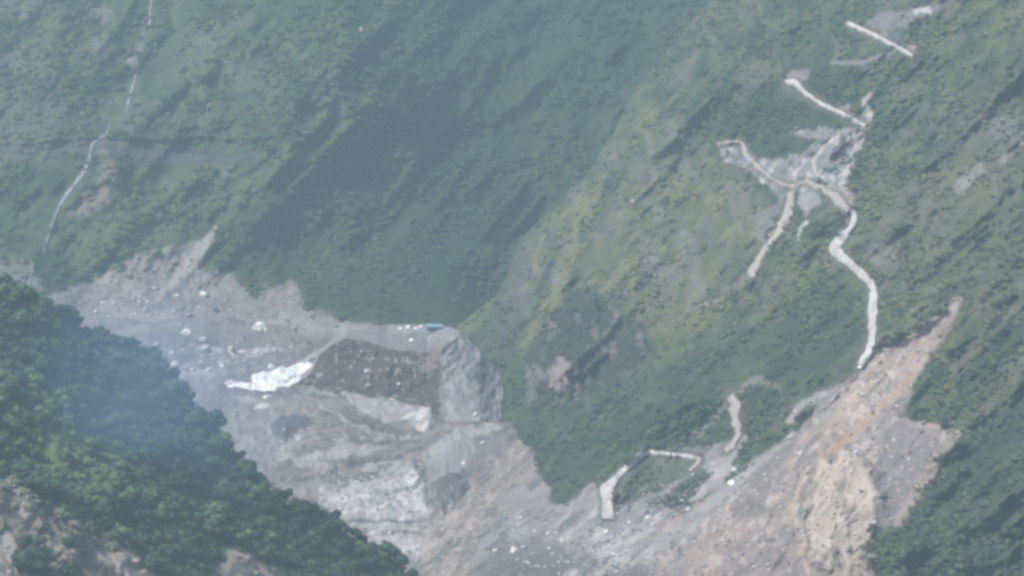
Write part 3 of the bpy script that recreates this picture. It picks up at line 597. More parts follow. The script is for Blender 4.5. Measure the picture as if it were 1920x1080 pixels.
# ------------------------------------------------------------------ draped strips: roads, tracks, streams
def strip(name, pf, path, m, lift=1.2, label=None, jag=0.0, seed=1):
    path = np.array(path, float)
    # Catmull-Rom through the path
    pts = []
    n = len(path)
    for i in range(n - 1):
        p0, p1, p2, p3 = path[max(i - 1, 0)], path[i], path[i + 1], path[min(i + 2, n - 1)]
        k = max(2, int(np.hypot(*(p2 - p1)[:2]) / 2.5))
        for j in range(k):
            s = j / k
            pts.append(.5 * (2 * p1 + (p2 - p0) * s + (2 * p0 - 5 * p1 + 4 * p2 - p3) * s * s + (3 * p1 - p0 - 3 * p2 + p3) * s ** 3))
    pts.append(path[-1]); pts = np.array(pts)
    tg = np.gradient(pts[:, :2], axis=0); tg /= np.hypot(tg[:, 0], tg[:, 1])[:, None] + 1e-9
    nx, ny = -tg[:, 1], tg[:, 0]
    rs = np.random.RandomState(seed)
    sm = lambda a: np.convolve(a, np.hanning(7) / 2, 'same')
    jl = sm(rs.randn(len(pts))) * (jag * 1.2 + .12); jr = sm(rs.randn(len(pts))) * (jag * 1.2 + .12)
    offs = np.array([-1.12, -1, -.5, 0, .5, 1, 1.12]); lf = np.array([-.3, lift * .6, lift * .75, lift * .75, lift * .75, lift * .6, -.3])
    W = pts[:, 2:3] * .40 * (1 + np.where(offs[None] < 0, jl[:, None], jr[:, None]))
    X = pts[:, 0:1] + nx[:, None] * offs[None] * W; Y = pts[:, 1:2] + ny[:, None] * offs[None] * W
    p = pf(X, Y)
    cam_v = np.array([0, 0, CAM_H]) - p; cam_v /= np.linalg.norm(cam_v, axis=-1, keepdims=True)
    up = np.array([0, 0, 1.0])
    p = p + (cam_v * 1.5 + up * .8) * lf[None, :, None]
    o = mesh_obj(name, p, grid_faces(len(pts), 7), m)
    tag(o, kind='structure'); 
    if label: o['label'] = label
    return o
strip('road', P_spur, ROADS[0], M_road, 1.0, 'pale switchback road running down to the top of the landslide', .05)
strip('road', P_spur, ROADS[1], M_road, 1.0, 'short straight pale road leg near the upper right', .06)
strip('road', P_spur, ROADS[2], M_road, 1.0, 'pale road leg above the grey gully', .12)
strip('road', P_spur, ROADS[3], M_track, .8, 'broken dirt track crossing the grey gully', .35)
strip('road', P_spur, ROADS[4], M_road, 1.0, 'pale track stub rising from the debris beside the river', .08)
strip('road', P_spur, ROADS[5], M_track, .8, 'small dirt bend at the end of the track', .2)
strip('road', P_spur, ROADS[6], M_track, .9, 'broken pale track between scrub above the apron', .25)
strip('waterfall', P_far, [(287, -60, 5), (284, 0, 5), (282, 30, 5), (281, 60, 4)], M_fall, .8, 'thin white stream at the top left', .3)
strip('waterfall', P_far, [(291, 78, 3.5), (291, 105, 3)], M_fall, .8, None, .3)
strip('waterfall', P_far, [(264, 120, 3), (256, 140, 4), (246, 175, 4), (236, 214, 4)], M_fall, .8, None, .3)
strip('waterfall', P_far, [(205, 235, 3), (200, 250, 4), (186, 262, 6), (172, 275, 6), (168, 300, 7), (158, 322, 7), (140, 345, 6), (122, 370, 6), (108, 395, 4), (98, 425, 4.5), (90, 450, 4), (80, 478, 3)], M_fall, .9, 'thin white stream falling down the left mountainside', .35)
strip('waterfall', P_far, [(62, 495, 3), (58, 520, 4), (48, 545, 5)], M_fall, .9, None, .3)

def patch(name, pf, poly, m, lift, rough, seed, cut=.0, step=1.5, label=None, soft=4, lim=.5, st=3, streak=False):
    xs = [p[0] for p in poly]; ys = [p[1] for p in poly]
    X, Y = np.meshgrid(np.arange(min(xs) - 6, max(xs) + 7, step), np.arange(min(ys) - 6, max(ys) + 7, step))
    mk = region(X.ravel(), Y.ravel(), poly, soft, 3, 12, seed)
    if cut: mk = mk * (1 - ss((fbm(X.ravel(), Y.ravel(), 11, 3, seed + 4, ang=-.15, st=st) - cut) / .1))
    mk = mk.reshape(X.shape)
    p = pf(X, Y); n = fbm(X, Y, 8, 3, seed + 8, ang=-.15, st=2.0)
    p[..., 2] += (mk - .5) * 2 * lift + rough * n * mk
    F = grid_faces(*X.shape); keep = (mk.ravel()[F] > .08).any(1); F = F[keep]
    us = np.unique(F); re = np.full(X.size, -1); re[us] = np.arange(len(us))
    cov_ = None
    if streak:
        q = Cover(X, Y, (.205, .18, .163))
        q.N(16, (.44, .41, .385), .0, .3, 4, 931, ang=-.12, st=5, k=.7); q.N(10, (.15, .133, .125), .04, .28, 4, 933, ang=-.14, st=4.5, k=.75); q.N(34, (.33, .295, .26), .0, .4, 3, 935, ang=-.1, st=3, k=.6)
        q.R([(370, 725), (500, 745), (520, 790), (520, 905), (440, 900), (380, 800)], (.265, .25, .25), 1, 20, 8, 20, k=.7)
        for pth in DARKS: q.L(pth, (.10, .088, .082), 0, 5, 4, 16, seed=int(pth[0][0]), k=.75)
        for pth in LIGHTS: q.L(pth, (.45, .42, .39), 0, 6, 4, 16, seed=int(pth[0][0]), k=.7)
        cov_ = q.c[us]
    o = mesh_obj(name, p.reshape(-1, 3)[us], re[F], m, cov_); tag(o, kind='structure')
    if label: o['label'] = label
    return o
patch('muddy_river', P_bed, [(372, 732), (420, 728), (520, 738), (600, 742), (640, 752), (660, 775), (700, 796), (790, 812), (850, 838), (800, 862), (740, 858), (690, 862), (640, 880), (560, 902), (500, 905), (470, 870), (500, 860), (600, 800), (590, 770), (480, 780), (400, 790), (372, 760)], M_mud, .9, .5, 901, label='muddy grey-brown river winding over the debris bed', soft=10, streak=True)
patch('white_water', P_bed, [(408, 723), (440, 709), (490, 697), (540, 688), (592, 681), (592, 708), (570, 714), (540, 722), (515, 730), (450, 727)], M_white, 1.0, 1.0, 911, cut=.2, step=1.2, st=3.5, label='bright white rapids beside the dark terrace cliff', soft=7)

# ------------------------------------------------------------------ vegetation: lumpy crowns with leaf clumps
def ico(sub):
    bm = bmesh.new(); bmesh.ops.create_icosphere(bm, subdivisions=sub, radius=1)
    v = np.array([x.co[:] for x in bm.verts]); f = np.array([[q.index for q in p.verts] for p in bm.faces]); bm.free(); return v, f
def crown(seed, sub=2, leaves=40, ls=.34, lumps=5):
    """triangles only; returns verts, faces, tone per vertex"""
    rs = np.random.RandomState(seed); v, f = ico(sub)
    L = rs.randn(lumps, 3); L[:, 2] = np.abs(L[:, 2]) * .6; L /= np.linalg.norm(L, axis=1)[:, None]
    w_ = np.max(np.exp(5 * (v @ L.T - 1)), 1)
    v = v * (.62 + .42 * w_ + .12 * rs.rand(len(v)))[:, None]; v[:, 2] *= .9
    V = [v]; F = [f]; Tn = [np.full(len(v), 1.0)]
    k = len(v)
    if leaves:
        pos = rs.randn(leaves, 3); pos[:, 2] = np.abs(pos[:, 2]) * .8 - .25; pos /= np.linalg.norm(pos, axis=1)[:, None]
        ww = np.max(np.exp(5 * (pos @ L.T - 1)), 1); pos = pos * (.68 + .42 * ww + .14 * rs.rand(leaves))[:, None]; pos[:, 2] *= .9
        a = rs.randn(leaves, 3) * ls; b = rs.randn(leaves, 3) * ls; 
        V.append(np.stack([pos - a * .5, pos + a * .5 - b * .2, pos + b * .7], 1).reshape(-1, 3))
        F.append(k + np.arange(leaves * 3).reshape(-1, 3)); Tn.append(np.repeat(.85 + .35 * rs.rand(leaves), 3))
    return np.concatenate(V), np.concatenate(F), np.concatenate(Tn)
CR = [crown(i, 2, 46) for i in range(6)]
def scatter(name, cov, pf, n, rmin, rmax, seed, tones, box, label=None, dens=None, sink=.25, hs=(.55, .95)):
    cv, PX, PY = cov
    rs = np.random.RandomState(seed)
    X = rs.uniform(box[0], box[2], n * 5); Y = rs.uniform(box[1], box[3], n * 5)
    c = (cover_far if pf is P_far else cover_spur if pf is P_spur else cover_near)(X, Y)
    ok = rs.rand(len(X)) < c.veg * np.clip(.6 + 1.2 * fbm(X, Y, 45, 3, seed, ang=-.8, st=2), .04, 1) ** 1.3
    if dens is not None: ok &= dens(X, Y)
    X, Y = X[ok][:n], Y[ok][:n]; cc = c.c[ok][:n]; n = len(X)
    p = pf(X, Y); r = rmin + (rmax - rmin) * rs.rand(n) ** 2
    V, F, Q = [], [], []; off = 0
    for vi, (cvt, cf, ct) in enumerate(CR):
        sel = np.arange(vi, n, len(CR)); m_ = len(sel)
        if not m_: continue
        a = rs.rand(m_) * 6.283; ca, sa = np.cos(a), np.sin(a)
        h = hs[0] + (hs[1] - hs[0]) * rs.rand(m_)
        x = cvt[None, :, 0] * ca[:, None] - cvt[None, :, 1] * sa[:, None]; y = cvt[None, :, 0] * sa[:, None] + cvt[None, :, 1] * ca[:, None]
        z = cvt[None, :, 2] * h[:, None] + .12
        q = np.stack([x, y, z], -1) * r[sel][:, None, None] + p[sel][:, None, :]
        V.append(q.reshape(-1, 3)); F.append((cf[None] + (np.arange(m_) * len(cvt))[:, None, None] + off).reshape(-1, 3)); off += m_ * len(cvt)
        base = (tones[rs.randint(0, len(tones), m_)] * .1 + cc[sel] * .9) * 1.35
        base = base * (.85 + .3 * rs.rand(m_, 1))
        Q.append((base[:, None, :] * ct[None, :, None]).reshape(-1, 3))
    o = mesh_obj(name, np.concatenate(V), np.concatenate(F), M_leaf, np.concatenate(Q))
    return tag(o, label, kind='stuff')
TN_F = np.array([(.028, .048, .026), (.036, .056, .028), (.045, .066, .032), (.03, .045, .032)])
TN_S = np.array([(.04, .065, .03), (.055, .085, .035), (.075, .105, .045), (.035, .055, .03)])
TN_N = np.array([(.035, .058, .022), (.05, .08, .03), (.07, .11, .035), (.03, .05, .024)])
scatter('scrub', far_cov, P_far, 9000, 1.4, 3.6, 701, TN_F, (-290, -210, 1400, 640), 'hazy scrub and forest covering the far mountainside')
inspur = lambda X, Y: X > S(Y) - 1
scatter('scrub', spur_cov, P_spur, 10000, 1.0, 2.6, 703, TN_S, (780, -230, 2260, 1250), 'green scrub and bushes covering the right mountainside', inspur)
innear = lambda X, Y: Y > SIL(X) - 1
scatter('undergrowth', near_cov, P_near, 9000, 1.0, 2.8, 705, TN_N, (-280, 450, 880, 1260), 'undergrowth between the trees on the near left hill', innear)

# individual trees of the near hill: a few built, the rest copied
def make_tree(kind, tone, seed):
    root = bpy.data.objects.new('broadleaf_tree', None)
    rs = np.random.RandomState(seed); V, F, Q = [], [], []; off = 0
    nb = 6 if kind != 'tall' else 8
    for i in range(nb):
        cvt, cf, ct = crown(seed * 31 + i, 2, 110, .26, 6)
        a = 6.283 * i / nb + rs.rand(); rr = (.0 if i == 0 else .55); s = (.75 if i == 0 else .45 + .2 * rs.rand())
        z = 1.75 + (.45 if i == 0 else .1 + rs.rand() * .6 - .3) + (i * .12 if kind == 'tall' else 0)
        q = cvt * s + np.array([math.cos(a) * rr, math.sin(a) * rr, z])
        V.append(q); F.append(cf + off); off += len(q)
        Q.append(np.array(tone)[None] * ct[:, None] * (.8 + .45 * rs.rand()))
    crown_o = mesh_obj('crown', np.concatenate(V), np.concatenate(F), M_leaf, np.concatenate(Q), root, link=False)
    # tapered trunk with limbs
    V, F = [], []; off = 0
    def limb(p0, p1, r0, r1):
        nonlocal off
        p0, p1 = np.array(p0, float), np.array(p1, float); d = p1 - p0; d /= np.linalg.norm(d); ax = np.cross(d, [.3, .9, .1]); ax /= np.linalg.norm(ax); ay = np.cross(d, ax)
        for k in range(7):
            a = k / 7 * 6.283; V.append(p0 + (ax * math.cos(a) + ay * math.sin(a)) * r0); V.append(p1 + (ax * math.cos(a) + ay * math.sin(a)) * r1)
        for k in range(7):
            j = (k + 1) % 7; F.append((off + 2 * k, off + 2 * j, off + 2 * j + 1, off + 2 * k + 1))
        off += 14
    limb((0, 0, -.5), (.03, 0, 1.0), .11, .08); limb((.03, 0, .98), (-.02, .03, 2.0), .08, .03)
    for i in range(4):
        a = 1.57 * i + .4; limb((.02, 0, .8 + .12 * i), (math.cos(a) * .55, math.sin(a) * .55, 1.6 + .1 * i), .05, .015)
    trunk_o = mesh_obj('trunk', V, F, M_bark, None, root, link=False)
    return root, [crown_o, trunk_o]
TT = {'dark': (.050, .084, .048), 'mid': (.068, .110, .054), 'light': (.100, .150, .064)}
protos = {(t_, k_): make_tree(k_, TT[t_], 40 + i * 7 + j) for i, t_ in enumerate(TT) for j, k_ in enumerate(('round', 'broad', 'tall'))}
used = set()
def place_tree(px, py, r, key, label, group):
    root, parts = protos[key]
    if key in used:
        rt = root.copy(); pp = []
        for q in parts:
            c2 = q.copy(); c2.parent = rt; pp.append(c2)
    else:
        used.add(key); rt, pp = root, parts
    C.objects.link(rt)
    for q in pp: C.objects.link(q)
    p = P_near(np.array([px]), np.array([py]))[0]
    p[2] -= 1.35 * r; rt.location = p.tolist(); rt.rotation_euler = (0, 0, random.random() * 6.28)
    s = r; rt.scale = (s * 1.6, s * 1.6, s * 1.6 * random.uniform(.8, 1.1))
    rt['label'] = label; rt['category'] = 'tree'
    if group: rt['group'] = group
random.seed(11); rs = np.random.RandomState(12)
cand = []
sp_ = 26
for iy in range(0, 32):
    for ix in range(0, 34):
        x = -20 + ix * sp_ + (iy % 2) * sp_ / 2 + random.uniform(-8, 8); y = 510 + iy * sp_ * .8 + random.uniform(-7, 7)
        if y < SIL(x) + 4 or y > 1110 or x > 800: continue
        cand.append((x, y))
cx = np.array([q[0] for q in cand]); cy = np.array([q[1] for q in cand])
vg = cover_near(cx, cy).veg
cand = [(x, y) for (x, y), v in zip(cand, vg) if random.random() < v * 1.05]
sky_line = []
x = -10.0
while x < 780:
    sky_line.append((x, float(SIL(x)) + 2)); x += random.uniform(13, 22)
random.shuffle(cand); cand = cand[:290 - len(sky_line)]
for x, y in sky_line:
    place_tree(x, y + 5, random.uniform(1.1, 1.9), (random.choice(['dark', 'dark', 'mid']), random.choice(['round', 'broad', 'tall'])),
               'leafy tree on the outer edge of the near left hill, against the grey valley', 'trees along the edge of the near left hill')
tone_n = fbm(np.array([c_[0] for c_ in cand]), np.array([c_[1] for c_ in cand]), 110, 3, 777)
for (x, y), tn in zip(cand, tone_n):
    tn = tn + random.uniform(-.25, .25)
    k = 'dark' if tn < -.06 else ('mid' if tn < .22 else 'light')
    if x < 250 and 770 < y < 960 and k == 'mid': k = 'light'
    if x < 250 and 770 < y < 960 and k == 'dark': k = 'mid'
    zone = 'high up the near left hill' if y < 690 else ('by the grassy strip at the left frame edge' if x < 190 and y > 780 else ('low down near the bottom edge' if y > 960 else 'halfway down the near left hill'))
    lab = {'dark': 'dark green tree in the wood ', 'mid': 'mid green tree in the wood ', 'light': 'yellow-green tree in the wood '}[k] + zone
    place_tree(x, y, random.uniform(1.1, 1.9) * random.choice((1, 1, 1.35, 1.6)), (k, random.choice(['round', 'broad', 'tall'])), lab, {'dark': 'dark green trees in the near wood', 'mid': 'mid green trees in the near wood', 'light': 'yellow-green trees in the near wood'}[k])
place_tree(188, 975, 2.4, ('light', 'round'), 'pale round tree standing alone above the bare slope at the bottom left', None)
place_tree(404, 818, 2.9, ('dark', 'broad'), 'tallest bushy tree jutting out over the grey riverbed halfway down the hill edge', None)
place_tree(62, 1075, 4.2, ('dark', 'broad'), 'large dark bush on the bare slope in the bottom left corner', None)

# ------------------------------------------------------------------ boulders
def rock_mesh(seed, sub=3):
    rs = np.random.RandomState(seed); v, f = ico(sub)
    for k in range(9):     # planar chips
        n = rs.randn(3); n /= np.linalg.norm(n); dlim = rs.uniform(.55, .85)
        e = v @ n - dlim; v = v - np.where(e > 0, e, 0)[:, None] * n
    v = v * (1 + .05 * rs.randn(len(v), 1)); v = v * np.array([1.0, rs.uniform(.7, 1), rs.uniform(.6, .85)]); return v, f
ROCKS = [rock_mesh(i) for i in range(8)]
def boulder(pf, px, py, wpx, tone, label, group=None, hz=1.0, name='boulder'):
    v, f = ROCKS[(int(px) * 7 + int(py)) % 8]
    p = pf(np.array([float(px)]), np.array([float(py)]))[0]; dist = np.linalg.norm(p - np.array([0, 0, CAM_H]))
    r = wpx * .68 * dist * T / 960
    a = (px * 13 + py) % 6.28; rot = np.array([[math.cos(a), -math.sin(a), 0], [math.sin(a), math.cos(a), 0], [0, 0, 1]])
    q = (v @ rot.T) * r * np.array([1, 1, hz])
    o = mesh_obj(name, q, f, M_rock, np.tile(np.array(tone), (len(q), 1)), smooth=False)
    o.location = (p + np.array([0, 0, r * .32 * hz])).tolist()
    return tag(o, label, 'boulder' , group)
WH = (.82, .80, .76); LG = (.56, .55, .54); MG = (.30, .30, .31); DG = (.12, .12, .13)
boulder(P_bed, 486, 618, 24, WH, 'biggest white boulder on the smooth grey fan above the rapids', hz=1.1)
boulder(P_bed, 500, 621, 10, LG, 'small pale rock touching the right side of the biggest white boulder')
boulder(P_bed, 386, 657, 18, LG, 'rounded pale boulder below two smaller ones on the upper riverbed')
boulder(P_bed, 380, 641, 12, WH, 'small white boulder just above the rounded pale boulder')
boulder(P_bed, 349, 630, 17, WH, 'flat white boulder on the left part of the upper riverbed')
boulder(P_bed, 502, 747, 14, WH, 'egg-shaped white boulder in the muddy water below the rapids')
boulder(P_bed, 492, 762, 30, LG, 'low pale slab under the egg-shaped boulder below the rapids', hz=.5)
boulder(P_bed, 547, 712, 15, LG, 'pinkish-grey boulder inside the white rapids', hz=.9)
boulder(P_far, 381, 555, 14, WH, 'white boulder highest on the scree right of the bright gully')
boulder(P_far, 331, 556, 9, LG, 'small pale boulder beside the dark gully in the scree')
boulder(P_far, 406, 584, 11, DG, 'small dark boulder on the lower scree')
boulder(P_far, 371, 579, 7, LG, 'little pale stone left of the small dark boulder')
boulder(P_far, 677, 60, 7, PALE, 'upright pale rock alone on the far upper mountainside', hz=2.2)
boulder(P_spur, 1727, 37, 6, WH, 'tiny white rock below the grey patch near the top right')
boulder(P_spur, 941, 823, 9, WH, 'white rock at the top of the tan landslide cone')
boulder(P_spur, 1137, 1000, 10, WH, 'bright white rock just below the foot of the pale track')
boulder(P_spur, 964, 1034, 14, WH, 'flat white rock at the edge of the dark patch at the bottom')
boulder(P_spur, 929, 1033, 8, WH, 'small white rock left of the flat white rock at the bottom')
boulder(P_spur, 1276, 944, 12, WH, 'white rock below the dark bush patch on the debris apron')
boulder(P_spur, 1286, 932, 7, LG, 'small pale rock above right of the white rock by the dark bush patch')
boulder(P_spur, 1376, 882, 8, WH, 'pale rock beside the broken track on the apron edge')
boulder(P_spur, 1372, 908, 14, WH, 'bright white block at the left edge of the big landslide')
boulder(P_spur, 1215, 972, 8, WH, 'white rock left of the strip of debris by the track')
boulder(P_spur, 1180, 980, 8, LG, 'pale rock between the track foot and the debris strip')
boulder(P_spur, 1292, 957, 10, LG, 'pale slab lying under the white rock on the apron')
boulder(P_spur, 1612, 690, 9, WH, 'white rock where the road breaks off above the landslide')
boulder(P_spur, 1701, 853, 12, TAN, 'tall tan block on the smooth grey right part of the landslide', hz=1.8)
boulder(P_spur, 1631, 882, 7, LG, 'small pale rock above the tan rock knob')
boulder(P_spur, 1638, 984, 12, PALE, 'pale rock at the foot of the grey right part of the landslide')
boulder(P_spur, 1604, 850, 8, LG, 'pale rock right of the orange streak')
boulder(P_spur, 1500, 852, 9, LG, 'pale rock left of the lower end of the orange streak', hz=1.3)
boulder(P_spur, 1186, 378, 7, PALE, 'small pale rock on the grassy crest of the spur')
boulder(P_spur, 1469, 920, 8, MG, 'grey rock in the middle of the grey scree')
boulder(P_spur, 1340, 998, 12, PALE, 'long pale rock on the lower brown scree', hz=1.5)
boulder(P_spur, 1302, 1018, 16, PALE, 'flat pale slab on the lower brown scree', hz=.5)
boulder(P_bed, 870, 876, 8, WH, 'white rock on the smooth grey mud beside the tan cone')
boulder(P_bed, 905, 856, 10, LG, 'pale rock against the shrubs beside the smooth grey mud')
def on_terr(x, v_):
    def f(px, py): return P_terr(np.asarray(px, float), np.full(np.shape(px), v_))[0]
    return f
boulder(on_terr(688, .45), 688, 695, 10, LG, 'round pale boulder stuck in the middle of the dark terrace cliff')
boulder(on_terr(747, .35), 747, 713, 7, LG, 'small pale stone low in the dark terrace cliff')
boulder(on_terr(712, .52), 712, 690, 6, MG, 'grey stone right of the round boulder in the dark cliff')
boulder(on_terr(735, .05), 735, 752, 16, PALE, 'flat pale rock at the foot of the dark terrace cliff', hz=.5)
for bx_, by_, bw_, bl_ in ((752, 617, 8, 'pale rock on the terrace top, left end of the row before the blue shelter'), (766, 615, 10, 'pale rock on the terrace top, left of the middle of the row'), (779, 617, 7, 'small pale rock mid row on the terrace top'), (790, 614, 9, 'pale rock on the terrace top, nearest the blue shelter'), (772, 640, 9, 'pale rock near the lip of the dark terrace cliff')):
    vv_ = 1 + (np.interp(bx_, tx, tl) - by_) / (np.interp(bx_, tx, tl) - np.interp(bx_, tx, tk))
    boulder(on_terr(bx_, float(vv_)), bx_, by_, bw_, WH, bl_, hz=.8)
boulder(on_terr(892, .3), 892, 793, 10, WH, 'white rock at the foot of the grey terrace flank')
# countable rocks strewn over bed and slides
random.seed(5)
zones = [(P_bed, (290, 645, 640, 700), 46, (5, 11), LG, 'pale boulder in the strewn belt above the rapids', 'pale boulders above the rapids', lambda x, y: y > 640 + 0 * x),
         (P_bed, (520, 815, 700, 890), 26, (4, 8), LG, 'pale rock on the whitish gravel bank in mid river', 'rocks on the mid river gravel bank', lambda x, y: x > 525),
         (P_bed, (620, 900, 790, 1010), 30, (4, 8), LG, 'pale rock on the whitish lower gravel bar', 'rocks on the lower gravel bar', lambda x, y: True),
         (P_far, (110, 500, 330, 600), 28, (4, 8), LG, 'small rock on the left scree fan', 'rocks on the left scree fan', lambda x, y: y > 640 - .45 * x - 0 and y < 600),
         (P_spur, (1250, 900, 1480, 1075), 34, (4, 7), PALE, 'pale rock on the grey-brown scree of the big landslide', 'rocks on the lower landslide scree', lambda x, y: y > 1000 - (x - 1250) * .75),
         (P_spur, (1600, 640, 1780, 800), 40, (4, 8), PALE, 'pale rock in the rubble at the landslide head', 'rocks in the landslide head', lambda x, y: region(np.array([float(x)]), np.array([float(y)]), SCAR, 6, 0)[0] > .9),
         (P_spur, (960, 960, 1230, 1070), 36, (4, 9), LG, 'pale rock on the debris apron by the pale track', 'rocks on the debris apron', lambda x, y: True),
         (P_spur, (850, 840, 990, 1000), 16, (3, 7), TAN, 'tan rock on the tan landslide cone', 'rocks on the tan cone', lambda x, y: region(np.array([float(x)]), np.array([float(y)]), [(925, 822), (955, 815), (1000, 850), (1000, 900), (900, 1010), (830, 960)], 6, 0)[0] > .9)]
for pf, (x0, y0, x1, y1), n, (a, b), tone, lab, grp, ok in zones:
    k = 0
    while k < n:
        x, y = random.uniform(x0, x1), random.uniform(y0, y1)
        if not ok(x, y): continue
        t_ = np.array(tone) * random.uniform(.75, 1.3)
        f3 = (x - x0) / (x1 - x0); where_ = ' (left third)' if f3 < .33 else (' (right third)' if f3 > .66 else ' (middle third)')
        boulder(pf, x, y, random.uniform(a, b) * (1.5 if random.random() < .08 else 1), t_, lab + where_, grp, random.uniform(.6, 1.1)); k += 1
# uncountable rubble
def rubble(name, pf, poly, n, rmin, rmax, seed, tones, label):
    rs = np.random.RandomState(seed); xs = [p[0] for p in poly]; ys = [p[1] for p in poly]
    X = rs.uniform(min(xs), max(xs), n * 4); Y = rs.uniform(min(ys), max(ys), n * 4)
    ok = (region(X, Y, poly, 4, 3) > .8) & (rs.rand(len(X)) < np.clip(.5 + 1.4 * fbm(X, Y, 30, 3, seed + 1), .05, 1))
    X, Y = X[ok][:n], Y[ok][:n]; p = pf(X, Y); v, f = ico(1); n = len(X)
    r = rmin + (rmax - rmin) * rs.rand(n) ** 4
    q = v[None] * (1 + .35 * rs.randn(n, len(v), 1) * .6) * np.array([1, 1, .7]) * r[:, None, None] + p[:, None]
    cc = tones[rs.randint(0, len(tones), n)] * (.7 + .6 * rs.rand(n, 1))
    o = mesh_obj(name, q.reshape(-1, 3), (f[None] + (np.arange(n) * len(v))[:, None, None]).reshape(-1, 3), M_rock, np.repeat(cc, len(v), 0), smooth=False)
    tag(o, label, kind='stuff')
TG = np.array([(.3, .29, .29), (.42, .41, .41), (.18, .18, .18), (.24, .22, .21)]); TB = np.array([(.34, .29, .27), (.44, .40, .38), (.2, .17, .16), (.28, .25, .24)])
rubble('rubble', P_spur, SCAR, 3600, .25, 1.1, 801, TB, 'loose broken rubble over the big landslide')
rubble('rubble', P_spur, [(1030, 950), (1130, 930), (1300, 880), (1370, 870), (1230, 985), (1200, 1200), (860, 1200), (940, 960)], 2200, .25, 1.2, 803, TG, 'loose grey rubble over the debris apron')
rubble('rubble', P_spur, [(925, 822), (955, 815), (1000, 850), (1000, 900), (935, 960), (900, 1010), (870, 1090), (790, 1085), (830, 960)], 900, .25, 1.0, 811, TB, 'loose tan rubble over the tan landslide cone')
rubble('rubble', P_bed, [(300, 650), (420, 630), (640, 620), (590, 690), (400, 720), (360, 720)], 1800, .2, 1.1, 805, TG, 'loose stones above the rapids')
rubble('rubble', P_bed, [(520, 840), (600, 805), (700, 810), (800, 870), (800, 1000), (780, 1080), (600, 950), (520, 900)], 1300, .2, .9, 807, np.array([(.42, .41, .4), (.5, .49, .48), (.2, .2, .2)]), 'loose stones over the pale gravel bars')
rubble('rubble', P_far, [(110, 555), (250, 485), (390, 450), (380, 500), (560, 540), (600, 600), (180, 600)], 1900, .3, 1.2, 809, TG, 'loose stones over the left scree fans')

# ------------------------------------------------------------------ blue-roofed shelter at the back of the terrace
p0 = P_terr(np.array([814.0]), np.array([1.72]))[0][0]; px_m = np.linalg.norm(p0 - np.array([0, 0, CAM_H])) * T / 960
sh = bpy.data.objects.new('shelter', None); C.objects.link(sh); sh.location = (p0 + np.array([0, 2, 0])).tolist()
tag(sh, 'small shelter with a bright blue roof on the back edge of the grey terrace', 'shelter')
def box(name, c, s, m, rx=0):
    bm = bmesh.new(); bmesh.ops.create_cube(bm, size=1)
    bmesh.ops.bevel(bm, geom=bm.edges[:], offset=.02, segments=1, affect='EDGES')
    me = bpy.data.meshes.new(name)
    for v in bm.verts: v.co = Vector((v.co.x * s[0], v.co.y * s[1], v.co.z * s[2]))
    bmesh.ops.rotate(bm, verts=bm.verts, cent=(0, 0, 0), matrix=Matrix.Rotation(rx, 3, 'X')); bmesh.ops.translate(bm, verts=bm.verts, vec=c)
    bm.to_mesh(me); bm.free(); me.materials.append(m); ob = bpy.data.objects.new(name, me); C.objects.link(ob); ob.parent = sh; return ob
W = 30 * px_m
box('wall', (0, 1.2, 1.1), (W * .88, 3.0, 2.2), M_wall)
box('roof', (0, -.6, 3.15), (W, 3.2, .12), M_blue, R(22)); box('roof', (0, 2.2, 3.1), (W, 2.6, .12), M_blue, R(-25))
for x in (-.46, -.15, .15, .46): box('post', (x * W, -1.9, 1.15), (.18, .18, 2.7), M_post)
# vivid shrub at the hairpin
v, f, t_ = crown(99, 2, 140, .26, 5); pp = P_spur(np.array([1553.]), np.array([458.]))[0]
o = mesh_obj('shrub', v * 1.7, f, M_leaf, np.array([(.20, .42, .16)]) * t_[:, None]); o.location = (pp + np.array([0, 0, 1.0])).tolist()
tag(o, 'bright green shrub at the outer side of the pale hairpin bend', 'shrub')

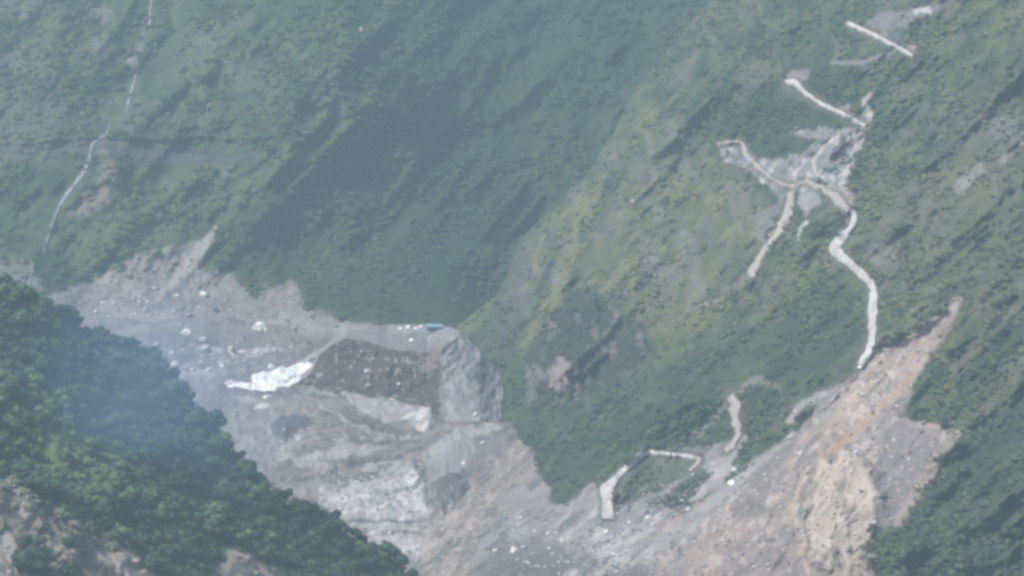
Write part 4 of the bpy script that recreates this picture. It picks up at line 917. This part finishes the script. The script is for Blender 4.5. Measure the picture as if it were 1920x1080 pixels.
# ------------------------------------------------------------------ thin blue smoke drifting over the near hill
def smoke():
    m = bpy.data.materials.new('smoke'); m.use_nodes = True; n = m.node_tree; N = n.nodes; L = n.links; N.clear()
    tc = N.new('ShaderNodeTexCoord'); ln = N.new('ShaderNodeVectorMath'); ln.operation = 'LENGTH'; L.new(tc.outputs['Object'], ln.inputs[0])
    mr = N.new('ShaderNodeMapRange'); mr.interpolation_type = 'SMOOTHSTEP'; mr.inputs['From Min'].default_value = 1.0; mr.inputs['From Max'].default_value = .15; L.new(ln.outputs['Value'], mr.inputs['Value'])
    nz = N.new('ShaderNodeTexNoise'); nz.inputs['Scale'].default_value = 1.6; nz.inputs['Detail'].default_value = 3; L.new(tc.outputs['Object'], nz.inputs['Vector'])
    r2 = N.new('ShaderNodeMapRange'); r2.inputs['From Min'].default_value = .35; r2.inputs['From Max'].default_value = .65; L.new(nz.outputs[0], r2.inputs['Value'])
    mu = N.new('ShaderNodeMath'); mu.operation = 'MULTIPLY'; L.new(mr.outputs[0], mu.inputs[0]); L.new(r2.outputs[0], mu.inputs[1])
    m2 = N.new('ShaderNodeMath'); m2.operation = 'MULTIPLY'; m2.inputs[1].default_value = .0105; L.new(mu.outputs[0], m2.inputs[0])
    v = N.new('ShaderNodeVolumePrincipled'); v.inputs['Color'].default_value = (.40, .62, .95, 1); L.new(m2.outputs[0], v.inputs['Density'])
    ou = N.new('ShaderNodeOutputMaterial'); L.new(v.outputs[0], ou.inputs['Volume'])
    vv, ff = ico(3)
    o = mesh_obj('smoke', vv, ff, m, smooth=False); p = P_near(np.array([250.]), np.array([790.]))[0]
    o.location = (p + np.array([0, -35, 14])).tolist(); o.scale = (88, 60, 60)
    tag(o, 'thin blue smoke drifting over the wood on the near left hill', kind='stuff')
smoke()

# ------------------------------------------------------------------ valley haze: one closed even volume round camera and land
def vol(name, lo, hi, col, dens, aniso=.2):
    m = bpy.data.materials.new(name); m.use_nodes = True; n = m.node_tree; n.nodes.clear()
    v = n.nodes.new('ShaderNodeVolumePrincipled'); v.inputs['Color'].default_value = lin(col); v.inputs['Density'].default_value = dens; v.inputs['Anisotropy'].default_value = aniso
    ou = n.nodes.new('ShaderNodeOutputMaterial'); n.links.new(v.outputs[0], ou.inputs['Volume'])
    (x0, y0, z0), (x1, y1, z1) = lo, hi
    vv = [(x0, y0, z0), (x1, y0, z0), (x1, y1, z0), (x0, y1, z0), (x0, y0, z1), (x1, y0, z1), (x1, y1, z1), (x0, y1, z1)]
    return mesh_obj(name, vv, [(0, 3, 2, 1), (4, 5, 6, 7), (0, 1, 5, 4), (1, 2, 6, 5), (2, 3, 7, 6), (3, 0, 4, 7)], m, smooth=False)
hz = vol('haze', (-1400, -60, -44), (1400, 3100, 620), (.48, .645, .745), 2.8e-4)
tag(hz, 'pale blue haze filling the valley air', kind='stuff')
